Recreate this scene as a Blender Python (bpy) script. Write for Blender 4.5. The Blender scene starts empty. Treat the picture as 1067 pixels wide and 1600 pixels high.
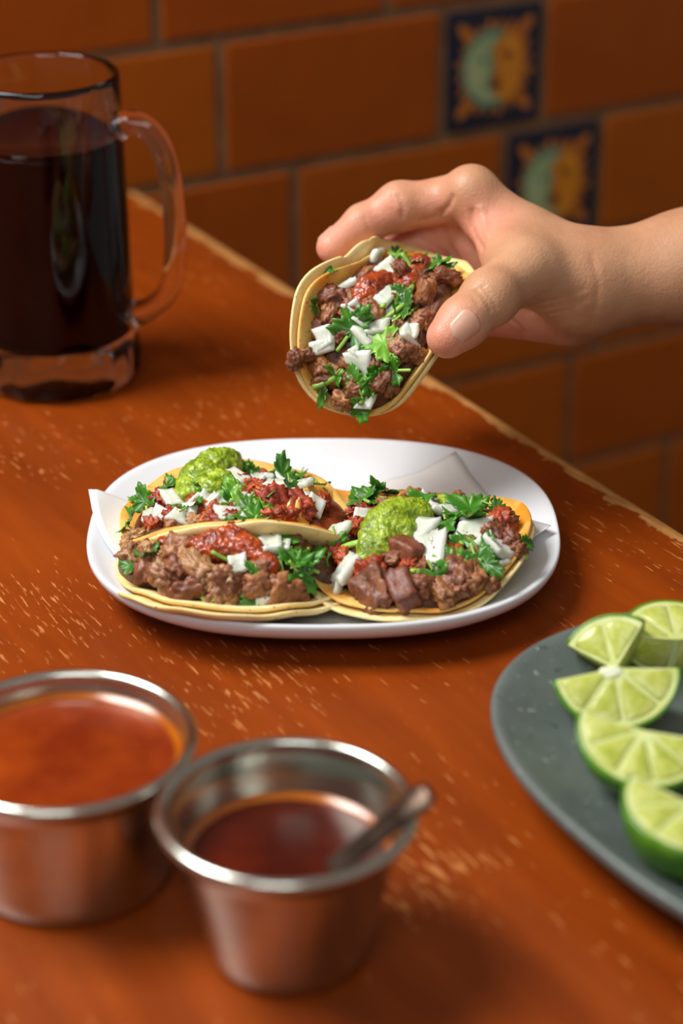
import bpy, bmesh, math, random
import numpy as np
from mathutils import Vector, Matrix, noise
from mathutils.bvhtree import BVHTree

random.seed(7)
S = bpy.context.scene
COL = S.collection

# ------------------------------------------------------------------ camera
FPX = 3480.0                       # focal length in pixels of the 1067x1600 frame
PITCH = math.radians(26.5)
CAM_H = 0.405                      # metres above the table top
cam_d = bpy.data.cameras.new('camera')
cam = bpy.data.objects.new('camera', cam_d)
COL.objects.link(cam)
cam.location = (0, 0, CAM_H)
cam.rotation_euler = (math.pi/2 - PITCH, 0, 0)
cam_d.sensor_fit = 'VERTICAL'
cam_d.sensor_height = 36.0
cam_d.lens = FPX/1600*36.0
cam_d.clip_start = 0.02
cam_d.dof.use_dof = True
cam_d.dof.focus_distance = 0.845
cam_d.dof.aperture_fstop = 5.6
S.camera = cam

# ------------------------------------------------------------------ light
S.view_settings.view_transform = 'Standard'
S.view_settings.look = 'None'
S.view_settings.gamma = 1.0
S.view_settings.use_curve_mapping = False
S.view_settings.exposure = 0.0
W = bpy.data.worlds.new('room_ambient')
S.world = W
W.use_nodes = True
W.node_tree.nodes['Background'].inputs[0].default_value = (1.0, 0.97, 0.93, 1)
W.node_tree.nodes['Background'].inputs[1].default_value = 0.21

def area_light(name, loc, target, sx, sy, power, col):
    d = bpy.data.lights.new(name, 'AREA')
    d.shape = 'RECTANGLE'
    d.size, d.size_y, d.energy, d.color = sx, sy, power, col
    o = bpy.data.objects.new(name, d)
    COL.objects.link(o)
    o.location = loc
    o.rotation_euler = (Vector(target)-Vector(loc)).to_track_quat('-Z', 'Y').to_euler()
    return o
area_light('window_daylight', (-0.72, 0.74, 1.10), (0.02, 0.76, 0.0), 0.6, 0.6, 25.5, (1.0, 0.985, 0.97))
area_light('front_window_daylight', (-0.30, -1.15, 1.8), (0.0, 0.7, 0.0), 1.2, 0.8, 16.0, (0.97, 1.0, 0.99))

# ------------------------------------------------------------------ geometry helpers
CP = np.array([0, 0, CAM_H])
CF = np.array([0, math.cos(PITCH), -math.sin(PITCH)])
CU = np.array([0, math.sin(PITCH), math.cos(PITCH)])
CR = np.array([1.0, 0, 0])
def ray(x, y): return CF + CR*(x-533.5)/FPX - CU*(y-800)/FPX
def atz(x, y, z=0.0):              # point of the place at height z
    d = ray(x, y); return CP + d*((z-CAM_H)/d[2])
def atd(x, y, dep):                # point of the place at a distance from the lens plane
    return CP + ray(x, y)*dep

def smooth(me, on=True):
    me.polygons.foreach_set('use_smooth', [on]*len(me.polygons))

def mesh_from(name, verts, faces, mat=None, sm=True):
    me = bpy.data.meshes.new(name)
    me.from_pydata([tuple(map(float, v)) for v in verts], [], [tuple(map(int, f)) for f in faces])
    me.update()
    if mat: me.materials.append(mat)
    smooth(me, sm)
    return me

def obj(name, me, parent=None, loc=(0, 0, 0)):
    o = bpy.data.objects.new(name, me)
    COL.objects.link(o)
    o.location = loc
    if parent is not None: o.parent = parent
    return o

def tag(o, label=None, cat=None, group=None, kind=None):
    if label: o['label'] = label
    if cat: o['category'] = cat
    if group: o['group'] = group
    if kind: o['kind'] = kind
    return o

def thing(name, loc, label, cat, group=None):
    o = bpy.data.objects.new(name, None)
    o.empty_display_size = 0.02
    COL.objects.link(o)
    o.location = loc
    return tag(o, label, cat, group)

def revolve(profile, seg=64, rmod=None):
    """profile: list of (r, z), closed at ends where r == 0"""
    V, F, rings = [], [], []
    for r, z in profile:
        if r < 1e-9:
            rings.append([len(V)]); V.append((0, 0, z))
        else:
            ring = []
            for i in range(seg):
                a = 2*math.pi*i/seg
                rr = r + (rmod(a, r, z) if rmod else 0)
                ring.append(len(V)); V.append((rr*math.cos(a), rr*math.sin(a), z))
            rings.append(ring)
    for A, B in zip(rings, rings[1:]):
        if len(A) == 1 and len(B) == 1: continue
        for i in range(seg):
            j = (i+1) % seg
            if len(A) == 1: F.append((A[0], B[i], B[j]))
            elif len(B) == 1: F.append((A[i], A[j], B[0]))
            else: F.append((A[i], A[j], B[j], B[i]))
    return V, F

def recalc(me):
    bm = bmesh.new(); bm.from_mesh(me)
    bmesh.ops.recalc_face_normals(bm, faces=bm.faces)
    bm.to_mesh(me); bm.free(); me.update()
    return me

def box_mesh(name, x0, x1, y0, y1, z0, z1, mat, bev=0.0, seg=2):
    bm = bmesh.new()
    bmesh.ops.create_cube(bm, size=1)
    for v in bm.verts:
        v.co = Vector(((x0+x1)/2+v.co.x*(x1-x0), (y0+y1)/2+v.co.y*(y1-y0), (z0+z1)/2+v.co.z*(z1-z0)))
    if bev: bmesh.ops.bevel(bm, geom=bm.edges[:], offset=bev, segments=seg, affect='EDGES', profile=0.5)
    me = bpy.data.meshes.new(name); bm.to_mesh(me); bm.free()
    me.materials.append(mat)
    smooth(me, False)
    return me

def sweep(path, section, up=None, cap=True):
    """sweep a closed 2-D section (function of t -> list of (a,b)) along a 3-D path"""
    P = [Vector(p) for p in path]; n = len(P); V, F = [], []
    N = None; m = None
    for i in range(n):
        t = (P[min(i+1, n-1)]-P[max(i-1, 0)]).normalized()
        if N is None:
            ref = Vector(up) if up is not None else (Vector((0, 0, 1)) if abs(t.z) < 0.9 else Vector((1, 0, 0)))
            N = (ref - t*ref.dot(t)).normalized()
        else:
            ref = Vector(up) if up is not None else N
            N = (ref - t*ref.dot(t)).normalized()
        B = t.cross(N)
        sec = section(i/(n-1)); m = len(sec)
        for a, b in sec: V.append(P[i]+N*a+B*b)
    for i in range(n-1):
        for k in range(m):
            F.append((i*m+k, i*m+(k+1) % m, (i+1)*m+(k+1) % m, (i+1)*m+k))
    if cap:
        F.append(tuple(range(m-1, -1, -1))); F.append(tuple((n-1)*m+k for k in range(m)))
    return V, F

def ell(rx, ry, m=14):
    return [(rx*math.cos(2*math.pi*k/m), ry*math.sin(2*math.pi*k/m)) for k in range(m)]

# ---- signed-distance modelling: smooth union of tapered limbs, surface-net skin
def sd_cone(P, a, ra, b, rb):
    a = np.asarray(a); b = np.asarray(b); ab = b-a
    t = np.clip(((P-a)@ab)/max(ab@ab, 1e-12), 0, 1)
    return np.linalg.norm(P-a-t[..., None]*ab, axis=-1)-(ra+(rb-ra)*t)
def smin(a, b, k):
    h = np.maximum(k-np.abs(a-b), 0)/k
    return np.minimum(a, b)-h*h*k*0.25
def surface_net(D, org, h):
    nx, ny, nz = D.shape
    s = D < 0
    acc = np.zeros((nx-1, ny-1, nz-1, 3)); cnt = np.zeros((nx-1, ny-1, nz-1))
    for ax in range(3):
        o1 = [(0, 0), (0, 1), (1, 0), (1, 1)]
        for p, q in o1:
            off = [0, 0, 0]; oth = [i for i in range(3) if i != ax]
            off[oth[0]] = p; off[oth[1]] = q
            sl0 = tuple(slice(o, o+n-1) for o, n in zip(off, D.shape))
            off2 = list(off); off2[ax] += 1
            sl1 = tuple(slice(o, o+n-1) for o, n in zip(off2, D.shape))
            a, b = D[sl0], D[sl1]
            cr = s[sl0] != s[sl1]
            t = np.where(cr, a/np.where(cr, a-b, 1), 0)
            for c in range(3):
                acc[..., c] += np.where(cr, off[c]+(t if c == ax else 0), 0)
            cnt += cr
    act = cnt > 0
    idx = -np.ones(act.shape, int); idx[act] = np.arange(act.sum())
    ijk = np.argwhere(act)
    V = org+h*(ijk+acc[act]/cnt[act][:, None])
    F = []
    for ax in range(3):
        u, v = (ax+1) % 3, (ax+2) % 3
        sl0 = [slice(None)]*3; sl1 = [slice(None)]*3
        sl0[ax] = slice(0, -1); sl1[ax] = slice(1, None)
        cr = s[tuple(sl0)] != s[tuple(sl1)]
        E = np.argwhere(cr)
        E = E[(E[:, u] > 0) & (E[:, v] > 0) & (E[:, u] < D.shape[u]-1) & (E[:, v] < D.shape[v]-1)]
        ins = s[tuple(E.T)]
        du = np.zeros(3, int); du[u] = 1; dv = np.zeros(3, int); dv[v] = 1
        q = [idx[tuple((E-du-dv).T)], idx[tuple((E-dv).T)], idx[tuple(E.T)], idx[tuple((E-du).T)]]
        Q = np.stack(q, 1)
        Q = np.where(ins[:, None], Q, Q[:, ::-1])
        F.append(Q)
    return V, np.concatenate(F)
def grid_for(lo, hi, h):
    lo = np.asarray(lo, float); n = np.ceil((np.asarray(hi)-lo)/h).astype(int)+1
    g = np.stack(np.meshgrid(*[np.arange(k) for k in n], indexing='ij'), -1)*h+lo
    return g, lo

# ------------------------------------------------------------------ material helpers
def srgb(r, g, b):
    f = lambda c: (c/255/12.92) if c/255 <= 0.04045 else ((c/255+0.055)/1.055)**2.4
    return (f(r), f(g), f(b), 1)
class NT:
    def __init__(self, name):
        self.m = bpy.data.materials.new(name); self.m.use_nodes = True
        self.t = self.m.node_tree; self.b = self.t.nodes['Principled BSDF']
    def n(self, typ, **kw):
        nd = self.t.nodes.new(typ)
        for k, v in kw.items():
            if k.startswith('_'): setattr(nd, k[1:], v)
            else: nd.inputs[k.replace('__', ' ')].default_value = v
        return nd
    def l(self, a, b): self.t.links.new(a, b)
    def coord(self, scale=(1, 1, 1), kind='Object', rot=(0, 0, 0)):
        tc = self.n('ShaderNodeTexCoord'); mp = self.n('ShaderNodeMapping')
        mp.inputs['Scale'].default_value = scale; mp.inputs['Rotation'].default_value = rot
        self.l(tc.outputs[kind], mp.inputs[0]); return mp.outputs[0]
    def noise(self, vec, scale, detail=3, rough=0.55):
        nd = self.n('ShaderNodeTexNoise', Scale=scale, Detail=detail, Roughness=rough)
        if vec is not None: self.l(vec, nd.inputs['Vector'])
        return nd.outputs['Fac']
    def ramp(self, fac, stops):
        r = self.n('ShaderNodeValToRGB'); e = r.color_ramp.elements
        e[0].position, e[0].color = stops[0]; e[1].position, e[1].color = stops[1]
        for p, c in stops[2:]:
            k = e.new(p); k.color = c
        self.l(fac, r.inputs[0]); return r.outputs['Color']
    def mix(self, fac, a, b, blend='MIX'):
        m = self.n('ShaderNodeMix', _data_type='RGBA', _blend_type=blend)
        for k, v in ((0, fac), (6, a), (7, b)):
            if hasattr(v, 'is_linked') or hasattr(v, 'node'): self.l(v, m.inputs[k])
            else: m.inputs[k].default_value = v
        return m.outputs[2]
    def math(self, op, a, b=None, clamp=False):
        m = self.n('ShaderNodeMath', _operation=op, _use_clamp=clamp)
        for k, v in ((0, a), (1, b)):
            if v is None: continue
            if hasattr(v, 'node'): self.l(v, m.inputs[k])
            else: m.inputs[k].default_value = v
        return m.outputs[0]
    def base(self, c):
        if hasattr(c, 'node'): self.l(c, self.b.inputs['Base Color'])
        else: self.b.inputs['Base Color'].default_value = c
        return self
    def set(self, **kw):
        for k, v in kw.items():
            k = k.replace('__', ' ')
            if hasattr(v, 'node'): self.l(v, self.b.inputs[k])
            else: self.b.inputs[k].default_value = v
        return self
    def bump(self, h, strength=0.3, dist=0.001):
        b = self.n('ShaderNodeBump', Strength=strength, Distance=dist)
        self.l(h, b.inputs['Height']); self.l(b.outputs[0], self.b.inputs['Normal']); return self
B1 = (0, 0, 0, 1); W1 = (1, 1, 1, 1)

def mottled(name, c1, c2, scale, rough=0.5, bump=0.0, bscale=None, dist=0.001, sss=0.0, ssr=(1, .5, .3), sssc=0.004, spec=0.5, coat=0.0, lo=0.35, hi=0.65):
    t = NT(name); v = t.coord()
    t.base(t.ramp(t.noise(v, scale, 4), [(lo, c1), (hi, c2)]))
    t.set(Roughness=rough); t.b.inputs['Specular IOR Level'].default_value = spec
    if coat: t.b.inputs['Coat Weight'].default_value = coat; t.b.inputs['Coat Roughness'].default_value = 0.15
    if sss:
        t.b.inputs['Subsurface Weight'].default_value = sss
        t.b.inputs['Subsurface Radius'].default_value = ssr
        t.b.inputs['Subsurface Scale'].default_value = sssc
    if bump: t.bump(t.noise(v, bscale or scale*3, 4), bump, dist)
    return t.m

# ------------------------------------------------------------------ materials
def wood_material():
    t = NT('varnished_orange_wood')
    v = t.coord()
    # slow wander so that grain and scratches are not ruler straight
    wob = t.n('ShaderNodeTexNoise', Scale=5.0, Detail=2.0); t.l(v, wob.inputs['Vector'])
    add = t.n('ShaderNodeVectorMath', _operation='MULTIPLY_ADD')
    t.l(wob.outputs['Color'], add.inputs[0]); add.inputs[1].default_value = (0.0, 0.02, 0); t.l(v, add.inputs[2])
    def st(sx, sy, off=0.0):
        mp = t.n('ShaderNodeMapping'); mp.inputs['Scale'].default_value = (sx, sy, 1); mp.inputs['Location'].default_value = (off, off*1.7, off)
        t.l(add.outputs[0], mp.inputs[0]); return mp.outputs[0]
    grain = t.noise(st(7, 60), 1.0, 5, 0.6)
    cloud = t.noise(v, 7.0, 3)
    col = t.ramp(grain, [(0.25, srgb(118, 46, 4)), (0.75, srgb(152, 65, 8))])
    col = t.mix(t.ramp(cloud, [(0.35, B1), (0.7, (0.45, 0.45, 0.45, 1))]), col, srgb(98, 34, 2))
    # patches where the varnish is scuffed through
    patch = t.noise(v, 11.0, 3, 0.6)
    d1 = t.noise(st(95, 680, 3.0), 1.0, 2.0, 0.5)
    d2 = t.noise(st(52, 430, 9.0), 1.0, 2.5, 0.6)
    p = t.math('MULTIPLY', t.math('SUBTRACT', patch, 0.5), 0.62)
    s1 = t.ramp(t.math('ADD', d1, p), [(0.665, B1), (0.72, W1)])
    s2 = t.ramp(t.math('ADD', d2, t.math('MULTIPLY', p, 0.5)), [(0.70, B1), (0.75, W1)])
    scr = t.math('MAXIMUM', s1, s2)
    tone = t.noise(st(60, 200, 1.0), 1.0, 2)
    scr = t.math('MULTIPLY', scr, t.ramp(tone, [(0.3, (0.35, 0.35, 0.35, 1)), (0.65, (0.9, 0.9, 0.9, 1))]))
    col = t.mix(scr, col, srgb(198, 128, 66))
    # bare wood along the long edge, ragged inside border (local y = distance from the edge)
    sep = t.n('ShaderNodeSeparateXYZ'); tc = t.n('ShaderNodeTexCoord'); t.l(tc.outputs['Object'], sep.inputs[0])
    rag = t.noise(st(38, 38), 1.0, 4, 0.65)
    rag2 = t.noise(st(160, 300, 5.0), 1.0, 2)
    w = t.math('ADD', t.math('MULTIPLY', t.math('SUBTRACT', rag, 0.42), 0.024), t.math('MULTIPLY', t.math('SUBTRACT', rag2, 0.5), 0.006))
    w = t.math('ADD', t.math('MAXIMUM', w, 0.0), 0.0055)
    near = t.math('LESS_THAN', sep.outputs['Y'], w)
    bare = t.ramp(t.noise(st(60, 500, 2.0), 1.0, 3), [(0.3, srgb(150, 98, 46)), (0.7, srgb(196, 140, 78))])
    col = t.mix(near, col, bare)
    worn = t.math('MAXIMUM', near, scr)
    t.base(col)
    t.set(Roughness=t.math('ADD', t.math('MULTIPLY', worn, 0.25), 0.36))
    t.b.inputs['Specular IOR Level'].default_value = 0.3
    hgt = t.math('SUBTRACT', t.math('MULTIPLY', t.noise(st(30, 260), 1.0, 3), 0.3), worn)
    t.bump(hgt, 0.25, 0.0004)
    return t.m
M = {}
M['wood'] = wood_material()
M['wood_leg'] = mottled('dark_wood_leg', srgb(90, 40, 12), srgb(120, 55, 18), 30, 0.5)
M['grout'] = mottled('grey_grout', srgb(104, 70, 42), srgb(126, 88, 56), 40, 0.9, 0.3)
def tile_mat(name, a, b, rough=0.5):
    t = NT(name); v = t.coord()
    oi = t.n('ShaderNodeObjectInfo')
    c = t.ramp(t.noise(v, 16, 4), [(0.3, a), (0.7, b)])
    hs = t.n('ShaderNodeHueSaturation'); t.l(c, hs.inputs['Color'])
    t.l(t.math('ADD', t.math('MULTIPLY', oi.outputs['Random'], 0.14), 0.93), hs.inputs['Value'])
    t.l(t.math('ADD', t.math('MULTIPLY', oi.outputs['Random'], 0.005), 0.498), hs.inputs['Hue'])
    t.base(hs.outputs[0]); t.set(Roughness=rough); t.b.inputs['Specular IOR Level'].default_value = 0.22; t.bump(t.noise(v, 60, 3), 0.12, 0.0008)
    return t.m
M['tile'] = tile_mat('terracotta_tile', srgb(144, 64, 2), srgb(158, 74, 4))
M['floor'] = mottled('dark_floor', srgb(80, 50, 34), srgb(100, 62, 42), 12, 0.7)
M['navy'] = mottled('navy_glaze', srgb(10, 13, 30), srgb(18, 23, 42), 60, 0.3)
M['sun'] = mottled('yellow_orange_glaze', srgb(190, 108, 6), srgb(206, 130, 14), 50, 0.3)
M['sunray'] = mottled('orange_glaze', srgb(166, 84, 10), srgb(184, 106, 24), 80, 0.3)
M['moon'] = mottled('pale_green_glaze', srgb(132, 152, 104), srgb(168, 174, 124), 50, 0.3)
M['moonrim'] = mottled('teal_glaze', srgb(66, 104, 84), srgb(86, 122, 98), 50, 0.3)
M['featur'] = mottled('dark_red_glaze', srgb(110, 40, 8), srgb(130, 52, 10), 60, 0.3)
def simple(name, c, rough=0.4, metal=0.0, **kw):
    t = NT(name); t.base(c); t.set(Roughness=rough, Metallic=metal, **kw); return t.m
M['white'] = mottled('white_melamine', srgb(214, 216, 220), srgb(220, 222, 225), 20, 0.28, spec=0.45)
def paper_mat():
    t = NT('wax_paper'); v = t.coord()
    c = t.ramp(t.noise(v, 25, 3), [(0.3, srgb(228, 227, 225)), (0.7, srgb(236, 235, 233))])
    oil = t.ramp(t.noise(v, 42, 3), [(0.64, B1), (0.74, (0.4, 0.4, 0.4, 1))])
    t.base(t.mix(oil, c, srgb(226, 190, 160)))
    t.set(Roughness=0.45); t.bump(t.noise(v, 120, 3), 0.15, 0.0004)
    return t.m
M['paper'] = paper_mat()
def green_mat():
    t = NT('speckled_grey_green_melamine'); v = t.coord()
    c = t.ramp(t.noise(v, 30, 4), [(0.3, srgb(82, 91, 87)), (0.7, srgb(98, 106, 101))])
    sp = t.ramp(t.noise(v, 260, 2), [(0.66, B1), (0.72, W1)])
    c = t.mix(sp, c, srgb(66, 78, 74))
    lt = t.ramp(t.noise(v, 340, 2, 0.4), [(0.68, B1), (0.75, W1)])
    c = t.mix(lt, c, srgb(150, 160, 152))
    t.base(c); t.set(Roughness=0.45); t.bump(t.noise(v, 220, 3), 0.25, 0.0006)
    return t.m
M['green_plate'] = green_mat()
def steel_mat():
    t = NT('brushed_stainless_steel'); v = t.coord((1, 1, 1))
    br = t.noise(t.coord((12, 12, 900)), 1.0, 3)
    t.base(t.ramp(br, [(0.3, srgb(192, 194, 182)), (0.7, srgb(216, 217, 206))]))
    t.set(Metallic=1.0, Roughness=t.math('ADD', t.math('MULTIPLY', br, 0.12), 0.13))
    t.b.inputs['Anisotropic'].default_value = 0.15
    return t.m
M['steel'] = steel_mat()
M['spoon_steel'] = mottled('brown_reflection_spoon_steel', srgb(66, 50, 40), srgb(96, 80, 68), 120, 0.28)  # brown reflection of the table painted into the steel's base colour
M['spoon_steel'].node_tree.nodes['Principled BSDF'].inputs['Metallic'].default_value = 0.9
M['salsa_cup'] = mottled('orange_red_salsa', srgb(112, 32, 3), srgb(148, 58, 8), 38, 0.24, 0.35, 160, 0.0006, sss=0.1, sssc=0.002, coat=0.35)
M['salsa_dark'] = mottled('dark_red_salsa', srgb(58, 10, 1), srgb(84, 22, 3), 45, 0.3, 0.25, 120, 0.0005, spec=0.25)
M['oil'] = mottled('orange_oil_film', srgb(150, 70, 6), srgb(170, 92, 12), 50, 0.15, coat=0.5)
g = NT('clear_glass'); g.base((0.97, 0.98, 0.975, 1)); g.set(Roughness=0.02, IOR=1.38); g.b.inputs['Transmission Weight'].default_value = 1.0
M['glass'] = g.m
d = NT('dark_hibiscus_drink'); d.base(d.ramp(d.noise(d.coord(), 20, 2), [(0.3, srgb(16, 1, 2)), (0.7, srgb(26, 2, 4))])); d.set(Roughness=0.06); d.b.inputs['Specular IOR Level'].default_value = 0.04
M['drink'] = d.m

def tortilla_mat(name, oil):
    t = NT(name); v = t.coord()
    c = t.ramp(t.noise(v, 70, 4), [(0.3, srgb(228, 182, 90) if oil else srgb(230, 196, 122)), (0.7, srgb(242, 212, 136) if oil else srgb(244, 224, 166))])
    if oil:
        at = t.n('ShaderNodeAttribute', _attribute_name='oil')
        f = t.math('MULTIPLY', at.outputs['Fac'], t.math('ADD', t.ramp(t.noise(v, 45, 4), [(0.38, B1), (0.62, W1)]), 0.12), clamp=True)
        c = t.mix(f, c, srgb(228, 144, 24))
    sp = t.ramp(t.noise(v, 420, 2, 0.45), [(0.68, B1), (0.74, (0.8, 0.8, 0.8, 1))])
    c = t.mix(sp, c, srgb(120, 66, 18))
    br = t.ramp(t.noise(v, 110, 3), [(0.62, B1), (0.78, (0.5, 0.5, 0.5, 1))])
    c = t.mix(br, c, srgb(190, 128, 50))
    t.base(c); t.set(Roughness=0.55)
    t.b.inputs['Subsurface Weight'].default_value = 0.15; t.b.inputs['Subsurface Radius'].default_value = (1, 0.6, 0.25); t.b.inputs['Subsurface Scale'].default_value = 0.0025
    t.bump(t.noise(v, 260, 4), 0.3, 0.0006)
    return t.m
M['tort'] = tortilla_mat('corn_tortilla', False)
M['tort_oil'] = tortilla_mat('oil_stained_corn_tortilla', True)
def meat_mat(name, a, b, c, rough=0.46, coat=0.12):
    t = NT(name); v = t.coord(); oi = t.n('ShaderNodeObjectInfo')
    col = t.ramp(t.noise(v, 210, 5, 0.65), [(0.28, a), (0.52, b), (0.74, c)])
    hs = t.n('ShaderNodeHueSaturation'); t.l(col, hs.inputs['Color'])
    t.l(t.math('ADD', t.math('MULTIPLY', oi.outputs['Random'], 0.5), 0.75), hs.inputs['Value'])
    t.l(t.math('ADD', t.math('MULTIPLY', oi.outputs['Random'], 0.02), 0.49), hs.inputs['Hue'])
    t.base(hs.outputs[0]); t.set(Roughness=rough)
    t.b.inputs['Coat Weight'].default_value = coat; t.b.inputs['Coat Roughness'].default_value = 0.25
    t.b.inputs['Subsurface Weight'].default_value = 0.08; t.b.inputs['Subsurface Scale'].default_value = 0.0015
    t.bump(t.noise(v, 900, 4, 0.65), 0.6, 0.0006)
    return t.m
M['meat'] = meat_mat('brown_grilled_beef', srgb(84, 40, 18), srgb(136, 80, 44), srgb(170, 114, 70))
M['meat2'] = meat_mat('mauve_brown_beef', srgb(88, 44, 22), srgb(144, 86, 52), srgb(182, 124, 80))
M['cube'] = meat_mat('mauve_brown_beef_cube', srgb(88, 42, 22), srgb(130, 70, 42), srgb(156, 94, 62))
M['fat'] = meat_mat('pale_browned_meat', srgb(118, 70, 34), srgb(172, 124, 78), srgb(212, 176, 132))
M['pastor'] = meat_mat('red_chilli_pork', srgb(96, 30, 6), srgb(166, 60, 14), srgb(206, 104, 40))
M['mound'] = mottled('packed_meat', srgb(58, 28, 14), srgb(104, 60, 36), 130, 0.5, 0.9, 300, 0.0012, coat=0.2)
M['mound_red'] = mottled('packed_red_meat', srgb(84, 26, 6), srgb(142, 58, 18), 130, 0.4, 0.9, 300, 0.0012, coat=0.2)
M['onion'] = mottled('white_onion', srgb(210, 215, 194), srgb(236, 238, 224), 120, 0.25, 0.35, 200, 0.0005, sss=0.8, ssr=(1, 1, 0.85), sssc=0.004, coat=0.3)
ob = M['onion'].node_tree.nodes['Principled BSDF']; ob.inputs['Transmission Weight'].default_value = 0.12; ob.inputs['IOR'].default_value = 1.36
def leaf_mat(name, a, b):
    t = NT(name); v = t.coord(); oi = t.n('ShaderNodeObjectInfo')
    c = t.ramp(t.noise(v, 160, 3), [(0.3, a), (0.7, b)])
    hs = t.n('ShaderNodeHueSaturation'); t.l(c, hs.inputs['Color'])
    t.l(t.math('ADD', t.math('MULTIPLY', oi.outputs['Random'], 0.6), 0.7), hs.inputs['Value'])
    t.base(hs.outputs[0]); t.set(Roughness=0.38)
    t.b.inputs['Subsurface Weight'].default_value = 0.25; t.b.inputs['Subsurface Radius'].default_value = (0.5, 1, 0.2); t.b.inputs['Subsurface Scale'].default_value = 0.001
    t.bump(t.noise(v, 500, 2), 0.3, 0.0004)
    return t.m
M['leaf'] = leaf_mat('cilantro_leaf_green', srgb(30, 84, 10), srgb(72, 130, 26))
M['leaf2'] = leaf_mat('light_cilantro_green', srgb(84, 138, 34), srgb(132, 176, 66))
M['stem'] = leaf_mat('cilantro_stem_green', srgb(120, 164, 50), srgb(170, 200, 96))
M['guac'] = mottled('green_avocado_salsa', srgb(104, 132, 8), srgb(168, 188, 42), 230, 0.24, 0.8, 700, 0.0012, sss=0.2, ssr=(0.8, 1, 0.2), sssc=0.002, coat=0.4)
M['redsalsa'] = mottled('red_chilli_salsa', srgb(116, 32, 2), srgb(186, 74, 14), 230, 0.24, 0.7, 600, 0.001, sss=0.1, sssc=0.002, coat=0.5)
def lime_flesh():
    t = NT('lime_pulp'); v = t.coord()
    c = t.ramp(t.noise(v, 150, 4, 0.65), [(0.25, srgb(154, 164, 46)), (0.5, srgb(186, 192, 92)), (0.78, srgb(212, 214, 144))])
    t.base(c); t.set(Roughness=0.25)
    t.b.inputs['Subsurface Weight'].default_value = 0.5; t.b.inputs['Subsurface Radius'].default_value = (0.8, 1, 0.25); t.b.inputs['Subsurface Scale'].default_value = 0.004
    t.bump(t.noise(v, 420, 3), 0.4, 0.0006); return t.m
M['lime'] = lime_flesh()
M['peel'] = mottled('lime_peel', srgb(58, 112, 6), srgb(96, 146, 18), 80, 0.3, 0.35, 900, 0.0004, coat=0.3)
M['pith'] = mottled('pale_lime_pith', srgb(190, 200, 112), srgb(212, 220, 150), 120, 0.45, sss=0.3, ssr=(0.8, 1, 0.4), sssc=0.002)
M['pith_white'] = mottled('white_lime_core', srgb(216, 222, 176), srgb(234, 236, 206), 150, 0.5)
def skin_mat():
    t = NT('skin'); v = t.coord()
    at = t.n('ShaderNodeAttribute', _attribute_name='pink')
    c = t.ramp(t.noise(v, 55, 4), [(0.3, srgb(182, 130, 96)), (0.7, srgb(200, 150, 114))])
    c2 = t.ramp(t.noise(v, 70, 4), [(0.3, srgb(204, 128, 102)), (0.7, srgb(218, 152, 126))])
    c = t.mix(at.outputs['Fac'], c, c2)
    t.base(c); t.set(Roughness=0.46); t.b.inputs['Specular IOR Level'].default_value = 0.4
    t.b.inputs['Subsurface Weight'].default_value = 0.2; t.b.inputs['Subsurface Radius'].default_value = (1, 0.36, 0.2); t.b.inputs['Subsurface Scale'].default_value = 0.004
    vo = t.n('ShaderNodeTexVoronoi', Scale=900.0); t.l(v, vo.inputs['Vector'])
    h = t.math('ADD', t.math('MULTIPLY', vo.outputs['Distance'], 0.35), t.noise(t.coord((1, 1, 1)), 140, 4))
    t.bump(h, 0.32, 0.0009); return t.m
M['skin'] = skin_mat()
M['nail'] = mottled('fingernail', srgb(204, 148, 122), srgb(214, 162, 138), 60, 0.3, spec=0.5)

# ------------------------------------------------------------------ room: wall of tiles, floor
EDGE_DIR = Vector((0.5075, -0.8616, 0)).normalized()       # long edge of the table, towards the viewer
WALL_AZ = math.radians(60.5)
WD = Vector((math.sin(WALL_AZ), math.cos(WALL_AZ), 0))     # along the wall, to the right
WN = Vector((WD.y, -WD.x, 0))                              # out of the wall, into the room
p0 = atz(215, 285); WALL_P = Vector(p0)
wall = thing('wall_back', WALL_P, None, None)
wall['kind'] = 'structure'
rotm = Matrix((WD, WN*-1, Vector((0, 0, 1)))).transposed()   # local x along wall, y into the wall, z up
wall.rotation_euler = rotm.to_euler()
S0, S1, Z0, Z1 = -0.62, 1.02, -0.755, 0.66
obj('mortar_bed', box_mesh('mortar_bed', S0, S1, 0.0016, 0.03, Z0, Z1, M['grout']), wall)
ROW = 0.083; ZB = -0.0065; GR = 0.0065
TW, TH = 0.1515-GR, ROW-GR
PITCHX = 0.1515
tile_me = {}
def tile_mesh(w):
    k = round(w, 4)
    if k not in tile_me:
        tile_me[k] = box_mesh('tile', -w/2, w/2, 0, 0.008, 0, TH, M['tile'], 0.0016, 2)
    return tile_me[k]
def put_tile(s, w, z):
    if w < 0.012: return
    o = obj('tile', tile_mesh(w), wall, (s+w/2, random.uniform(-0.0006, 0.0006), z))
    o.rotation_euler = (random.uniform(-.004, .004), 0, random.uniform(-.003, .003))
row_joint = {0: 0.0573, 1: 0.1047, -1: 0.0164, 2: 0.03, 3: 0.012, 4: 0.1, -2: 0.09}
decor = {0: (0.2105, 0.0685), 1: (0.2585, 0.0685)}           # start, width
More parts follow.
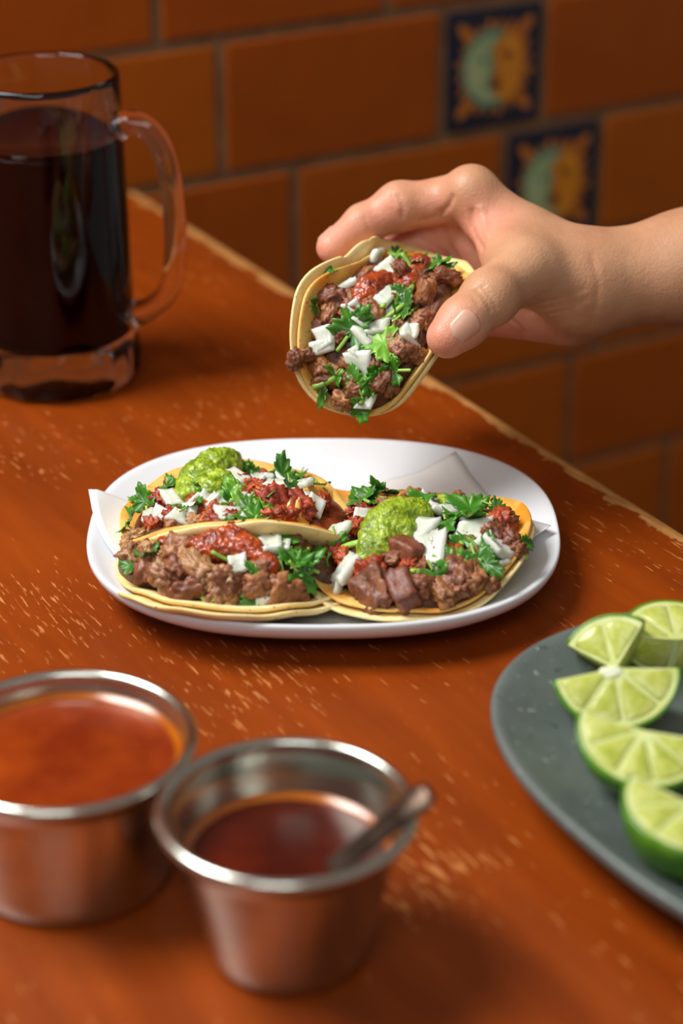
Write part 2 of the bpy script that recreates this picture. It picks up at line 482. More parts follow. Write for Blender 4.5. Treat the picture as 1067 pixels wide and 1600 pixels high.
def deco_tile(s, w, z):
    t = obj('decorative_tile', box_mesh('decorative_tile', -w/2, w/2, 0, 0.0085, 0, TH-0.002, M['navy'], 0.0012, 2), wall, (s+w/2, -0.0004, z))
    t['label'] = 'navy glazed tile painted with a crescent moon and a radiant sun face'
    cz = (TH-0.002)/2; sx = w/2; sz = cz
    def flat(name, pts, y, mat):
        n = len(pts); V = [(a*sx, -y, cz+b*sz) for a, b in pts]+[(a*sx, 0.0005, cz+b*sz) for a, b in pts]
        F = [tuple(range(n))]+[tuple(range(2*n-1, n-1, -1))]+[(i, i+n, (i+1) % n+n, (i+1) % n) for i in range(n)]
        me = recalc(mesh_from(name, V, F, mat, False)); return obj(name, me, t)
    for k in range(20):                                       # rays around the disc
        a = 2*math.pi*k/20+math.pi/4
        big = k % 5 == 0
        r0, r1, hw = 0.56, (1.12 if big else 0.82+0.04*(k % 2)), (0.13 if big else 0.085)
        ca, sa = math.cos(a), math.sin(a)
        pts = [(r0, -hw), (r0+.1, -hw*1.05), (r1-.08, -hw*0.6), (r1, 0), (r1-.08, hw*0.6), (r0+.1, hw*1.05), (r0, hw)]
        flat('ray', [(p*ca-q*sa, p*sa+q*ca) for p, q in pts], 0.0004, M['sunray'])
    N = 40
    flat('sun_face', [(0.10+0.50*math.cos(2*math.pi*k/N), 0.62*math.sin(2*math.pi*k/N)+0.0) for k in range(N)], 0.0007, M['sun'])
    def crescent(ro, cx, profile, y, mat, name):
        out = [(cx+ro*0.92*math.cos(a), ro*math.sin(a)) for a in [math.radians(62+(298-62)*k/24) for k in range(25)]]
        inn = [profile(k/16) for k in range(17)]
        return flat(name, out+inn, y, mat)
    # moon profile: brow, nose and lips looking right
    y0 = -0.64*math.sin(math.radians(62)); 
    prof = [(0.19, -0.60), (0.02, -0.52), (-0.07, -0.42), (-0.10, -0.34), (-0.02, -0.27), (-0.09, -0.20), (-0.02, -0.13), (-0.10, -0.06), (0.02, 0.06), (-0.05, 0.16), (-0.08, 0.28), (-0.04, 0.40), (0.05, 0.50), (0.18, 0.60)]
    def pf(tt):
        x = tt*(len(prof)-1); i = min(int(x), len(prof)-2); fr = x-i
        return (prof[i][0]*(1-fr)+prof[i+1][0]*fr, prof[i][1]*(1-fr)+prof[i+1][1]*fr)
    crescent(0.68, -0.08, pf, 0.0010, M['moonrim'], 'moon_outline')
    crescent(0.56, -0.11, lambda q: ((pf(q)[0]-0.07)*0.9-0.02, pf(q)[1]*0.84), 0.0013, M['moon'], 'moon_face')
    for cx, cz2, rx, rz, m, nm in ((0.24, 0.22, 0.12, 0.05, 'featur', 'eye'), (-0.30, 0.17, 0.10, 0.05, 'moonrim', 'eye'), (0.0, -0.26, 0.10, 0.10, 'featur', 'mouth')):
        flat(nm, [(cx+rx*math.cos(2*math.pi*k/14), cz2+rz*math.sin(2*math.pi*k/14)) for k in range(14)], 0.0015, M[m])
for r in range(-8, 10):
    z = ZB - r*ROW + GR/2
    if z+TH > Z1 or z < Z0: continue
    j = row_joint.get(r, (0.0573 if r % 2 == 0 else 0.135)+0.011*((r*7) % 5-2))
    if r in decor:
        ds, dw = decor[r]
        cuts = [(ds-GR/2-0.0005-k*PITCHX, ) for k in range(8)]
        x = ds-GR
        while x > S0:
            w = TW; put_tile(max(x-w, S0), min(w, x-S0), z); x -= PITCHX
        deco_tile(ds, dw, z+0.001)
        x = ds+dw+GR
        while x < S1:
            put_tile(x, min(TW, S1-x), z); x += PITCHX
    else:
        x = j+GR/2
        while x > S0: x -= PITCHX
        while x < S1:
            a = max(x, S0); b = min(x+TW, S1)
            put_tile(a, b-a, z); x += PITCHX
fl = obj('floor', box_mesh('floor', -2.2, 2.2, -1.8, 2.4, -0.80, -0.7601, M['floor'])); fl['kind'] = 'structure'

# ------------------------------------------------------------------ table (local x along the long edge, local y across)
e_pt = Vector(atz(275, 335))
# far right corner: where the edge line meets the wall
dd = (WALL_P-e_pt).dot(WN)/EDGE_DIR.dot(WN)
corner = e_pt+EDGE_DIR*(dd+0.010); corner.z = 0
table = thing('table', corner, 'worn orange varnished wooden table under all the food, bare along its edge', 'table')
perp = Vector((EDGE_DIR.y, -EDGE_DIR.x, 0))                # to the left of the picture
trm = Matrix((EDGE_DIR, perp, EDGE_DIR.cross(perp))).transposed()
ang = math.atan2(EDGE_DIR.y, EDGE_DIR.x)
table.rotation_euler = (0, 0, ang)                         # local y then points right of travel
side = Vector((-math.sin(ang), math.cos(ang), 0)).dot(Vector((-1, 0, 0)))
sg = 1 if side > 0 else -1
TL, TWD = 1.32, 0.74
bm = bmesh.new(); bmesh.ops.create_cube(bm, size=1)
for v in bm.verts: v.co = Vector((TL/2+v.co.x*TL, (TWD/2+v.co.y*TWD), -0.016+v.co.z*0.032))
bmesh.ops.bevel(bm, geom=bm.edges[:], offset=0.0035, segments=3, affect='EDGES', profile=0.5)
top_me = bpy.data.meshes.new('tabletop'); bm.to_mesh(top_me); bm.free(); top_me.materials.append(M['wood']); smooth(top_me, False)
if sg < 0: table.scale = (1, -1, 1)
obj('tabletop', top_me, table)
for lx in (0.08, TL-0.08):
    for ly in (0.10, TWD-0.07):
        obj('leg', box_mesh('leg', lx-0.03, lx+0.03, ly-0.03, ly+0.03, -0.758, -0.032, M['wood_leg'], 0.004), table)
for ly in (0.10, TWD-0.07):
    obj('apron', box_mesh('apron', 0.11, TL-0.11, ly-0.011, ly+0.011, -0.11, -0.0325, M['wood_leg'], 0.002), table)

# ------------------------------------------------------------------ glass mug with dark drink
mug_c = Vector(atz(90, 584))
mug = thing('beer_mug', mug_c, 'tall clear glass beer mug with thick handle, filled with dark red drink', 'mug')
HM = 0.1430
def ro(z): return 0.0380-0.0030*(z/HM)
prof = [(0, 0.004), (0.026, 0.003), (0.031, 0.0), (0.0355, 0.0008), (0.0378, 0.004), (0.0384, 0.012), (0.0382, 0.021), (0.0372, 0.0245), (ro(0.03)-0.0004, 0.03)]
for k in range(1, 9):
    z = 0.03+(HM-0.003-0.03)*k/8; prof.append((ro(z)-0.0004*(1-k/8), z))
prof += [(ro(HM)-0.0003, HM-0.0008), (ro(HM)-0.0014, HM), (ro(HM)-0.0026, HM-0.001), (ro(HM)-0.0030, HM-0.004)]
for k in range(7, -1, -1):
    z = 0.03+(HM-0.006-0.03)*k/8; prof.append((ro(z)-0.0030-0.0006*(1-k/8), z))
prof += [(0.031, 0.0225), (0.027, 0.0205), (0, 0.0198)]
def foot(a, r, z):
    if 0.0005 < z < 0.021 and r > 0.034: return 0.0013*math.cos(13*a)*math.sin(math.pi*z/0.021)
    return 0
V, F = revolve(prof, 96, foot)
obj('glass_body', recalc(mesh_from('glass_body', V, F, M['glass'])), mug)
# handle, to the right and a little towards the viewer
hd = Vector((0.985, -0.17, 0)).normalized()
pts = [(0.0345, 0.120), (0.0405, 0.1225), (0.0475, 0.1205), (0.0535, 0.113), (0.0570, 0.100), (0.0585, 0.083), (0.0585, 0.066), (0.0570, 0.052), (0.0530, 0.0425), (0.0470, 0.0365), (0.0415, 0.0335), (0.0365, 0.0320)]
def crom(P, n=6):
    out = []
    for i in range(len(P)-1):
        a, b, c, e = P[max(i-1, 0)], P[i], P[i+1], P[min(i+2, len(P)-1)]
        for k in range(n):
            t = k/n
            out.append(tuple(0.5*((2*q)+(-p+r)*t+(2*p-5*q+4*r-s)*t*t+(-p+3*q-3*r+s)*t**3) for p, q, r, s in zip(a, b, c, e)))
    out.append(tuple(P[-1])); return out
path = [hd*p+Vector((0, 0, z)) for p, z in crom(pts)]
hn = hd.cross(Vector((0, 0, 1)))
def hsec(t):
    w = 1.0+0.25*(abs(2*t-1)**4)
    return [(a, b) for a, b in ell(0.0068*w, 0.0050*w, 16)]
V, F = sweep(path, hsec, up=hn)
obj('handle', recalc(mesh_from('handle', V, F, M['glass'])), mug)
LV = 0.1150
lp = [(0, 0.0196), (0.027, 0.0203), (0.0312, 0.0222)]
for k in range(9):
    z = 0.03+(HM-0.006-0.03)*k/8
    if z < LV: lp.append((ro(z)-0.0030-0.0006*(1-k/8)+0.00025, z))
lp += [(ro(LV)-0.0029, LV), (ro(LV)-0.0036, LV-0.0004), (0, LV-0.0005)]
V, F = revolve(lp, 96)
tag(obj('drink', recalc(mesh_from('drink', V, F, M['drink'])), None, mug_c), 'dark red, almost black drink inside the glass mug', 'drink')

# ------------------------------------------------------------------ oval plates (lofted superellipse)
def se(a, n, A, Bq):
    c, s_ = math.cos(a), math.sin(a)
    return A*math.copysign(abs(c)**(2/n), c), Bq*math.copysign(abs(s_)**(2/n), s_)
def oval(name, A, Bq, n, prof, mat, rot=0.0, seg=128):
    V, F, rings = [], [], []
    for t, z in prof:
        if t == 0: rings.append([len(V)]); V.append((0, 0, z)); continue
        ring = []
        off = (1-t)*1.0
        for i in range(seg):
            a = 2*math.pi*i/seg
            x, y = se(a, 2+(n-2)*min(1, t*1.1), A, Bq)
            x *= t; y *= t
            ring.append(len(V)); V.append((x*math.cos(rot)-y*math.sin(rot), x*math.sin(rot)+y*math.cos(rot), z))
        rings.append(ring)
    for P, Q in zip(rings, rings[1:]):
        for i in range(seg):
            j = (i+1) % seg
            if len(P) == 1: F.append((P[0], Q[i], Q[j]))
            elif len(Q) == 1: F.append((P[i], P[j], Q[0]))
            else: F.append((P[i], P[j], Q[j], Q[i]))
    return recalc(mesh_from(name, V, F, mat))
PA, PB, PN = 0.0905, 0.0800, 2.5
PC = Vector((-0.0068, 0.7660, 0))
pprof = [(0, 0.0062), (0.30, 0.0062), (0.60, 0.0064), (0.70, 0.0072), (0.80, 0.0098), (0.90, 0.0140), (0.96, 0.0168), (0.985, 0.0178), (0.995, 0.0178), (1.0, 0.0170), (0.999, 0.0155), (0.985, 0.0130), (0.94, 0.0100), (0.84, 0.0058), (0.75, 0.0026), (0.71, 0.0004), (0.69, 0.0), (0.65, 0.0002), (0.64, 0.0026), (0.3, 0.0030), (0, 0.0030)]
plate = tag(obj('oval_plate', oval('oval_plate', PA, PB, PN, pprof, M['white']), None, PC), 'glossy white oval plate carrying three tacos on paper', 'plate')
def plate_z(x, y):
    X, Y = abs(x-PC.x)/PA, abs(y-PC.y)/PB
    t = (X**PN+Y**PN)**(1/PN)
    pr = pprof[:9]
    if t >= pr[-1][0]: return pr[-1][1]
    for (a, za), (b, zb) in zip(pr, pr[1:]):
        if t <= b: return za+(zb-za)*(t-a)/(b-a)
    return pr[-1][1]

# wax paper: a creased square sheet, left corner curling over the rim
pl, pb, pr_, pf_ = Vector((-0.0985, 0.7800, 0)), Vector((0.0470, 0.8310, 0)), Vector((0.0800, 0.7580, 0)), Vector((-0.0660, 0.7040, 0))
NG = 44; V = []
for i in range(NG+1):
    for j in range(NG+1):
        u, v = i/NG, j/NG
        p = (pl*(1-u)+pb*u)*(1-v)+(pf_*(1-u)+pr_*u)*v
        cu = max(0, 1-(u*3.0+v*1.3))
        rim = max(0, (u-0.72)/0.28)*max(0, (v-0.55)/0.45)
        wv = 0.0012*math.sin(9*u+2*v)*u*(1-v)+0.0010*noise.noise(Vector((u*5, v*5, 3)))+0.0009*abs(math.sin(14*u-3*v))*u*max(0, 1-2*v)
        z = plate_z(p.x, p.y)+0.0012+max(0, wv)+0.0035*rim
        z = max(z, plate_z(p.x, p.y)+0.0010)+0.007*cu**1.3
        bx = -0.0035*math.sin(min(1, v*1.7)*math.pi)*max(0, 1-2.5*u)
        V.append((p.x+bx, p.y-0.004*cu*u, z))
F = [(i*(NG+1)+j, (i+1)*(NG+1)+j, (i+1)*(NG+1)+j+1, i*(NG+1)+j+1) for i in range(NG) for j in range(NG)]
n0 = len(V)
V2 = V+[(x, y, z-0.00025) for x, y, z in V]
F2 = F+[tuple(k+n0 for k in reversed(f)) for f in F]
rimi = [j for j in range(NG+1)]+[i*(NG+1)+NG for i in range(1, NG+1)]+[NG*(NG+1)+j for j in range(NG-1, -1, -1)]+[i*(NG+1) for i in range(NG-1, 0, -1)]
F2 += [(rimi[k], rimi[(k+1) % len(rimi)], rimi[(k+1) % len(rimi)]+n0, rimi[k]+n0) for k in range(len(rimi))]
tag(obj('wax_paper', recalc(mesh_from('wax_paper', V2, F2, M['paper']))), 'thin white wax paper sheet under the tacos on the white plate', 'paper')

# ------------------------------------------------------------------ taco ingredients (shared meshes)
def ico(sub):
    bm = bmesh.new(); bmesh.ops.create_icosphere(bm, subdivisions=sub, radius=1)
    V = [v.co.copy() for v in bm.verts]; F = [tuple(v.index for v in f.verts) for f in bm.faces]
    bm.free(); return V, F
ICO3 = ico(3); ICO4 = ico(4)
def chunk(name, mat, sz, box=4.0, amp=0.16, fr=1.6, seed=0, amp2=0.05):
    """lump of cooked meat: blocky, torn, with fibres running along x"""
    V = []
    for v in ICO4[0]:
        q = (abs(v.x)**box+abs(v.y)**box+abs(v.z)**box)**(-1/box)
        o1 = Vector((seed*7.1, 3, 1)); o2 = Vector((seed*3.3, 8, 2))
        n1 = noise.noise(v*fr+o1); n2 = noise.noise(v*fr*3.0+o2); n4 = noise.noise(v*fr*6.5+o1)
        fb = noise.noise(Vector((v.x*1.6, v.y*7.5, v.z*7.5))+o2)
        rg = 1-abs(noise.noise(v*fr*2.2-o2))*2
        p = v*q*(1+amp*n1+amp2*(n2+0.45*n4+0.7*fb)-amp2*0.8*max(0, rg-0.55)*2)
        V.append((p.x*sz[0], p.y*sz[1], p.z*sz[2]))
    return mesh_from(name, V, ICO4[1], mat)
def set_of(name, mat, n, s, box, amp, fr, amp2=0.05):
    out = []
    for k in range(n):
        sz = (s*random.uniform(0.8, 1.25), s*random.uniform(0.65, 1.0), s*random.uniform(0.5, 0.8))
        out.append(chunk(name, mat, sz, box, amp, fr, k+len(name), amp2))
    return out
ME = {}
ME['meat'] = set_of('meat_chunk', M['meat'], 6, 0.0044, 3.4, 0.36, 1.9, 0.20)
ME['meat2'] = set_of('meat_chunk', M['meat2'], 6, 0.0044, 3.8, 0.34, 1.8, 0.18)
ME['fat'] = set_of('meat_chunk', M['fat'], 5, 0.0042, 2.8, 0.5, 2.1, 0.24)
ME['pastor'] = set_of('red_pork_piece', M['pastor'], 6, 0.0042, 2.6, 0.5, 2.4, 0.30)
ME['cube'] = set_of('beef_cube', M['cube'], 2, 0.0062, 7.5, 0.14, 1.4, 0.07)
def onion_mesh(k):
    rnd = random.Random(k+50)
    L, Wd, T = rnd.uniform(0.0030, 0.0048), rnd.uniform(0.0024, 0.0038), rnd.uniform(0.0011, 0.0019)
    cur = rnd.uniform(40, 110); V = []; n, m = 9, 7
    sk = rnd.uniform(-0.3, 0.3); tp = rnd.uniform(-0.25, 0.25)
    for s_ in (1, -1):
        for i in range(n):
            for j in range(m):
                a, b = 2*i/(n-1)-1, 2*j/(m-1)-1
                aa = max(-1, min(1, a*1.06)); 
                x = L*(a+sk*b*0.6)*(1-tp*b*0.4); y = Wd*b*(1+tp*a)
                edge = (1-abs(a)**8)*(1-abs(b)**8)
                z = s_*T*(0.45+0.55*edge)+cur*(y*y)+0.0002*math.sin(a*14)*(s_ > 0)
                V.append((x+0.0003*noise.noise(Vector((a*2, b*2, k))), y, z))
    N1 = n*m; F = []
    for i in range(n-1):
        for j in range(m-1):
            q = (i*m+j, (i+1)*m+j, (i+1)*m+j+1, i*m+j+1)
            F.append(q); F.append(tuple(x+N1 for x in reversed(q)))
    rim = [j for j in range(m)]+[i*m+m-1 for i in range(1, n)]+[(n-1)*m+j for j in range(m-2, -1, -1)]+[i*m for i in range(n-2, 0, -1)]
    for a, b in zip(rim, rim[1:]+rim[:1]): F.append((a, b, b+N1, a+N1))
    me = recalc(mesh_from('onion_piece', V, F, M['onion'], True)); return me
ME['onion'] = [onion_mesh(k) for k in range(8)]
def leaf_mesh(k, mat, full=True):
    """lobed cilantro leaflet with toothed margin, slightly cupped, real thickness"""
    rnd = random.Random(k*3+9)
    n = 60; rings = 4; L = 0.0078*rnd.uniform(0.85, 1.15); V = []; c1, c2 = rnd.uniform(-70, 70), rnd.uniform(20, 90)
    ph = rnd.uniform(0, 6)
    def rad(a):
        d = (a+math.pi) % (2*math.pi)-math.pi        # 0 = tip, pi = stem
        lobe = 0.42+0.62*max(0, math.cos(d*0.5))**0.5*(0.62+0.38*math.cos(3.0*d)) if abs(d) < 2.6 else 0.30
        tooth = 0.10*math.cos(d*15+ph*0.2)*(1 if abs(d) < 2.2 else 0)
        return max(0.16, lobe+tooth)
    cnt = 1+rings*n
    for s_ in (1, -1):
        V.append((0, 0, s_*0.00018))
        for r in range(1, rings+1):
            for i in range(n):
                a = 2*math.pi*i/n; R = rad(a)*L*r/rings
                x, y = R*math.cos(a), R*math.sin(a)*0.9
                z = c1*x*x+c2*y*y+0.0011*noise.noise(Vector((x*260, y*260, k)))*(r/rings)+0.0005*math.cos(9*a)*(r/rings)**2
                V.append((x, y, z+s_*0.00018*(1 if r < rings else 0.3)))
    F = []
    for o, fl in ((0, False), (cnt, True)):
        for i in range(n):
            j = (i+1) % n
            f = [(o, o+1+i, o+1+j)]
            for r in range(rings-1): f.append((o+1+r*n+i, o+1+(r+1)*n+i, o+1+(r+1)*n+j, o+1+r*n+j))
            F += [tuple(reversed(q)) for q in f] if fl else f
    b = 1+(rings-1)*n
    for i in range(n):
        j = (i+1) % n; F.append((b+i, cnt+b+i, cnt+b+j, b+j))
    return mesh_from('cilantro_leaf', V, F, mat)
ME['leaf'] = [leaf_mesh(k, M['leaf']) for k in range(6)]
ME['leaf2'] = [leaf_mesh(k+10, M['leaf2']) for k in range(4)]
def stem_mesh(k, mat, L=0.006, r=0.0007):
    rnd = random.Random(k); c = rnd.uniform(-30, 30)
    path = [(L*(i/8-0.5), c*(L*(i/8-0.5))**2, 0.4*c*(L*(i/8-0.5))**2) for i in range(9)]
    V, F = sweep(path, lambda t: ell(r, r*1.25, 8)); return mesh_from('cilantro_stem', V, F, mat)
ME['stem'] = [stem_mesh(k, M['stem'], 0.006+0.002*(k % 3), 0.0007+0.0002*(k % 2)) for k in range(5)]
ME['leafstem'] = [stem_mesh(30, M['stem'], 0.005, 0.00045)]

# ------------------------------------------------------------------ tacos
def bend(v, v0, R, th):
    a = abs(v); s_ = 1 if v >= 0 else -1
    if a <= v0: return v, 0.0
    t = a-v0; tm = R*th
    if t <= tm: q = t/R; return s_*(v0+R*math.sin(q)), R*(1-math.cos(q))
    return s_*(v0+R*math.sin(th)+(t-tm)*math.cos(th)), R*(1-math.cos(th))+(t-tm)*math.sin(th)

class Taco:
    def __init__(self, name, label, O, U, Vx, r, neg, pos, lift=0.0, lay2=(0.002, -0.001, 0.3), mats=('tort_oil', 'tort'), curl=0.003, seed=1, uarc=0.0, voff=0.0, flare=0.0):
        self.flare = flare
        self.voff = voff
        """O: lowest point of the inner tortilla; U fold axis, Vx across; neg/pos = (v0, R, theta) of each flap"""
        self.U = Vector(U).normalized(); self.V = (Vector(Vx)-self.U*Vector(Vx).dot(self.U)).normalized()
        self.W = self.U.cross(self.V).normalized()
        self.O = Vector(O); self.r = r; self.neg, self.pos = neg, pos; self.curl = curl; self.seed = seed; self.uarc = uarc
        self.root = thing(name, self.O, label, 'taco')
        self.cnt = 0
        self.make_tort(r, (0, 0), 0.0, M[mats[0]])
        if lay2: self.make_tort(r*(lay2[2] if len(lay2) > 2 else 1.01), lay2[:2], -0.0026, M[mats[1]])
    def local(self, u, v, dz=0.0):
        vv = v+self.voff; y, z = bend(vv, *(self.neg if vv < 0 else self.pos))
        rho = math.hypot(u, v)/self.r
        if self.flare and v > 0:                  # flap pushed in by the index finger
            tt = max(0, min(1, u/self.r+0.35)); mm = min(1, tt*tt*(3-2*tt)*1.25*v/self.r); y -= 0.011*mm; z -= 0.006*mm
        if self.flare and v < 0: y -= self.flare*max(0, -v/self.r-0.45)**2*3*max(0.15, min(1, 0.4+u/self.r))
        z += self.curl*rho**4+self.uarc*u*u+0.0009*noise.noise(Vector((u*60, v*60, self.seed)))*min(1.5, rho*1.4)
        return u, y, z+dz
    def world(self, p): return self.O+self.U*p[0]+self.V*p[1]+self.W*p[2]
    def make_tort(self, r, sh, dz, mat):
        T = 0.0022; n, rings = 96, 18; top = []; 
        pts = [(0.0, 0.0, 0.0)]
        for k in range(1, rings+1):
            for i in range(n):
                a = 2*math.pi*i/n
                rr = r*(k/rings)*(1+0.012*noise.noise(Vector((math.cos(a)*2, math.sin(a)*2, self.seed+dz*999)))+0.005*math.sin(9*a+self.seed))
                pts.append((rr*math.cos(a)+sh[0]*k/rings, rr*math.sin(a)+sh[1]*k/rings, k/rings))
        C = [Vector(self.local(u, v)) for u, v, q in pts]
        e = 0.0004
        Nn = []
        for (u, v, q) in pts:
            c = Vector(self.local(u, v)); du = Vector(self.local(u+e, v))-c; dv = Vector(self.local(u, v+e))-c
            Nn.append(du.cross(dv).normalized())
        rnd = [1.0 if q < 0.97 else 0.45 for _, _, q in pts]
        Vt = [c+nn*(dz) for c, nn in zip(C, Nn)]
        Vb = [c+nn*(dz-T*k) for c, nn, k in zip(C, Nn, rnd)]
        V = [self.world(p)-self.O for p in Vt]+[self.world(p)-self.O for p in Vb]
        N1 = len(pts); F = []
        for i in range(n):
            j = (i+1) % n
            F.append((0, 1+i, 1+j)); F.append((N1, N1+1+j, N1+1+i))
            for k in range(rings-1):
                q = (1+k*n+i, 1+(k+1)*n+i, 1+(k+1)*n+j, 1+k*n+j)
                F.append(q); F.append(tuple(x+N1 for x in reversed(q)))
            b = 1+(rings-1)*n
            F.append((b+i, N1+b+i, N1+b+j, b+j))
        me = mesh_from('tortilla', V, F, mat)
        at = me.attributes.new('oil', 'FLOAT', 'POINT')
        vals = [max(0, min(1, (q-0.55)/0.3)) for _, _, q in pts]
        at.data.foreach_set('value', vals+[0.25*max(0, (q-0.9)/0.1) for _, _, q in pts])
        obj('tortilla', me, self.root)
        if not hasattr(self, 'tb'): self.tb = BVHTree.FromPolygons([v+self.O for v in V], F)
    def mound(self, cu, cv, au, av, h, mat, name='meat_filling', sharp=0.6):
        """packed filling lying on the tortilla"""
        n, rings = 80, 22; pts = [(cu, cv, 0.0)]
        for k in range(1, rings+1):
            for i in range(n):
                a = 2*math.pi*i/n; pts.append((cu+au*math.cos(a)*k/rings, cv+av*math.sin(a)*k/rings, k/rings))
        V = []
        for u, v, q in pts:
            x, y, z = self.local(u, v)
            hh = h*max(0, 1-q*q)**sharp
            nz = noise.noise(Vector((u*190, v*190, self.seed*5)))*0.0016+noise.noise(Vector((u*420, v*420, self.seed*9)))*0.0008
            V.append(Vector((x, y, z+0.0002+hh+nz*min(1, (1-q)*6))))
        self.fh = max(p.z for p in V)
        # flatten the bowl: filling is level across the fold
        V = [self.world(p)-self.O for p in V]
        F = []
        for i in range(n):
            j = (i+1) % n; F.append((0, 1+i, 1+j))
            for k in range(rings-1): F.append((1+k*n+i, 1+(k+1)*n+i, 1+(k+1)*n+j, 1+k*n+j))
        base = len(V)
        V += [self.world(self.local(u, v))-self.O-self.W*0.0004 for u, v, q in pts]
        F += [tuple(x+base for x in reversed(f)) for f in F]
        b = 1+(rings-1)*n
        F += [(b+i, base+b+i, base+b+(i+1) % n, b+(i+1) % n) for i in range(n)]
        me = mesh_from(name, V, F, mat)
        obj(name, me, self.root)
        Vw = [v+self.O for v in V]
        self.bvh = BVHTree.FromPolygons(Vw, F)
        self.msamp = (Vw[:base], cu, cv, au, av)
        self.up = lambda u, v: (u, v)
    def hit(self, px, py):
        d = Vector(ray(px, py)).normalized()
        loc, nrm, i, dist = self.bvh.ray_cast(Vector(CP), d)
        self.onrim = loc is None
        if loc is None: loc, nrm, i, dist = self.tb.ray_cast(Vector(CP), d)
        return loc, nrm
    def put(self, kind, loc, nrm, scale=1.0, sink=0.0, tilt=0.5, spin=None, sxyz=None):
        me = random.choice(ME[kind]); o = obj(me.name.split('.')[0], me, self.root)
        nn = Vector(nrm)
        jit = Vector((random.uniform(-1, 1), random.uniform(-1, 1), random.uniform(-1, 1)))*tilt
        q = (nn+jit).normalized().to_track_quat('Z', 'Y').to_matrix()
        sp = Matrix.Rotation(random.uniform(0, 6.28) if spin is None else spin, 3, 'Z')
        o.rotation_euler = (q@sp).to_euler()
        o.location = Vector(loc)-self.O+nn*(-sink)
        s3 = sxyz or (1, 1, 1)
        o.scale = (scale*s3[0], scale*s3[1], scale*s3[2])
        if kind in ('leaf', 'leaf2'):
            st = obj('leaf_stem', ME['leafstem'][0], o, (-0.0045, 0, 0.0002))
        self.cnt += 1
        return o
    def at(self, kind, lst, scale=1.0, rise=0.0, tilt=0.45):
        for e in lst:
            loc, nrm = self.hit(e[0], e[1])
            if loc is None: continue
            s_ = scale*(e[2] if len(e) > 2 else 1.0)
            if self.onrim: s_ *= 0.75
            self.put(kind, loc, nrm, s_, -rise*(0.4 if self.onrim else 1), tilt)
    def scatter(self, kind, n, qmax=0.9, scale=1.0, rise=0.0, tilt=0.6):
        Vw, cu, cv, au, av = self.msamp
        for _ in range(n):
            q = math.sqrt(random.random())*qmax; a = random.uniform(0, 6.283)
            k = max(1, int(q*22)); i = int(a/6.283*80) % 80
            p = Vw[1+(k-1)*80+i]
            loc, nrm, ii, dist = self.bvh.find_nearest(p)
            if nrm.dot(self.W) < 0: nrm = -nrm
            self.put(kind, p, nrm, scale*random.uniform(0.8, 1.2), -rise, tilt)
    def blob(self, name, mat, balls, k=0.0035, h=0.0006, amp=0.0006, fr=420):
        """soft dollop: balls = (px, py, radius, raise)"""
        cs = []
        for b in balls:
            loc, nrm = self.hit(b[0], b[1])
            if loc is None: continue
            cs.append((np.array(loc+self.W*b[3]), b[2]))
        lo = np.min([c-r for c, r in cs], 0)-0.004; hi = np.max([c+r for c, r in cs], 0)+0.004
        G, org = grid_for(lo, hi, h)
        D = None
        for c, r in cs:
            d_ = np.linalg.norm(G-c, axis=-1)-r
            D = d_ if D is None else smin(D, d_, k)
        w = np.sin(G[..., 0]*fr+1.3*np.sin(G[..., 1]*fr*.7))*np.sin(G[..., 1]*fr*1.1+np.sin(G[..., 2]*fr*.9))*np.sin(G[..., 2]*fr*1.2+G[..., 0]*fr*.5)
        w2 = np.sin(G[..., 0]*fr*2.3+2)*np.sin(G[..., 1]*fr*2.1+1)*np.sin(G[..., 2]*fr*2.4)
        V, F = surface_net(D+amp*w+amp*.4*w2, org, h)
        Vv = [Vector(p) for p in V]
        V = np.array([p+(p-Vector(cs[0][0])).normalized()*0+Vector((noise.noise(p*620), noise.noise(p*620+Vector((9, 0, 0))), noise.noise(p*620+Vector((0, 9, 0)))))*0.0005
                      +self.W*(0.0007*noise.noise(p*1150)) for p in Vv])
        me = mesh_from(name, V-np.array(self.O), F, mat)
        return obj(name, me, self.root)

UP = Vector((0, 0, 1))
# --- back left taco: red pork, avocado salsa
OA = Vector(atz(370, 824, 0.0180))
A = Taco('taco', 'open taco at the back of the white plate with red pork and green avocado salsa', OA, (1, 0.06, 0), (0, 1, 0), 0.0445,
         neg=(0.012, 0.016, math.radians(44)), pos=(0.012, 0.02, math.radians(8)), seed=1, lay2=(0.001, -0.002), curl=0.0035)
A.mound(0.002, -0.002, 0.041, 0.033, 0.013, M['mound_red'])
A.scatter('pastor', 26, 0.95, 1.0, 0.0006)
A.at('pastor', [(229, 776, .7), (264, 759, .8), (271, 811), (242, 826), (333, 811, 1.3), (355, 818, 1.2), (321, 728, .8), (427, 796, 1.5), (462, 802, 1.4), (419, 817, 1.3), (445, 817, 1.3), (502, 791), (412, 742, .8), (360, 826)], 1.0, 0.0018)
A.at('onion', [(248, 776, .8), (271, 791, 1.3), (308, 790, .9), (322, 787), (333, 792), (239, 815, 1.1), (257, 813, 1.1), (286, 820, 1.3), (300, 809), (281, 757), (374, 755, 1.2), (401, 764, 1.2), (430, 768, 1.3), (400, 748), (419, 757), (430, 746), (454, 750), (467, 768, 1.2), (474, 785, 1.3), (487, 798), (397, 785), (376, 790), (427, 785), (359, 815, 1.2), (376, 824), (408, 829, 1.1), (440, 762), (350, 800)], 0.92, 0.0028)
A.at('leaf', [(235, 796, 1.2), (218, 787), (217, 820, 1.2), (271, 771), (315, 777), (305, 803, 1.3), (359, 799, 1.3), (350, 831), (387, 805, 1.3), (397, 820, 1.3), (369, 734, 1.3), (393, 738), (440, 755, 1.2), (470, 747), (447, 775), (408, 790), (498, 764, 1.3), (380, 740)], 0.85, 0.0040)
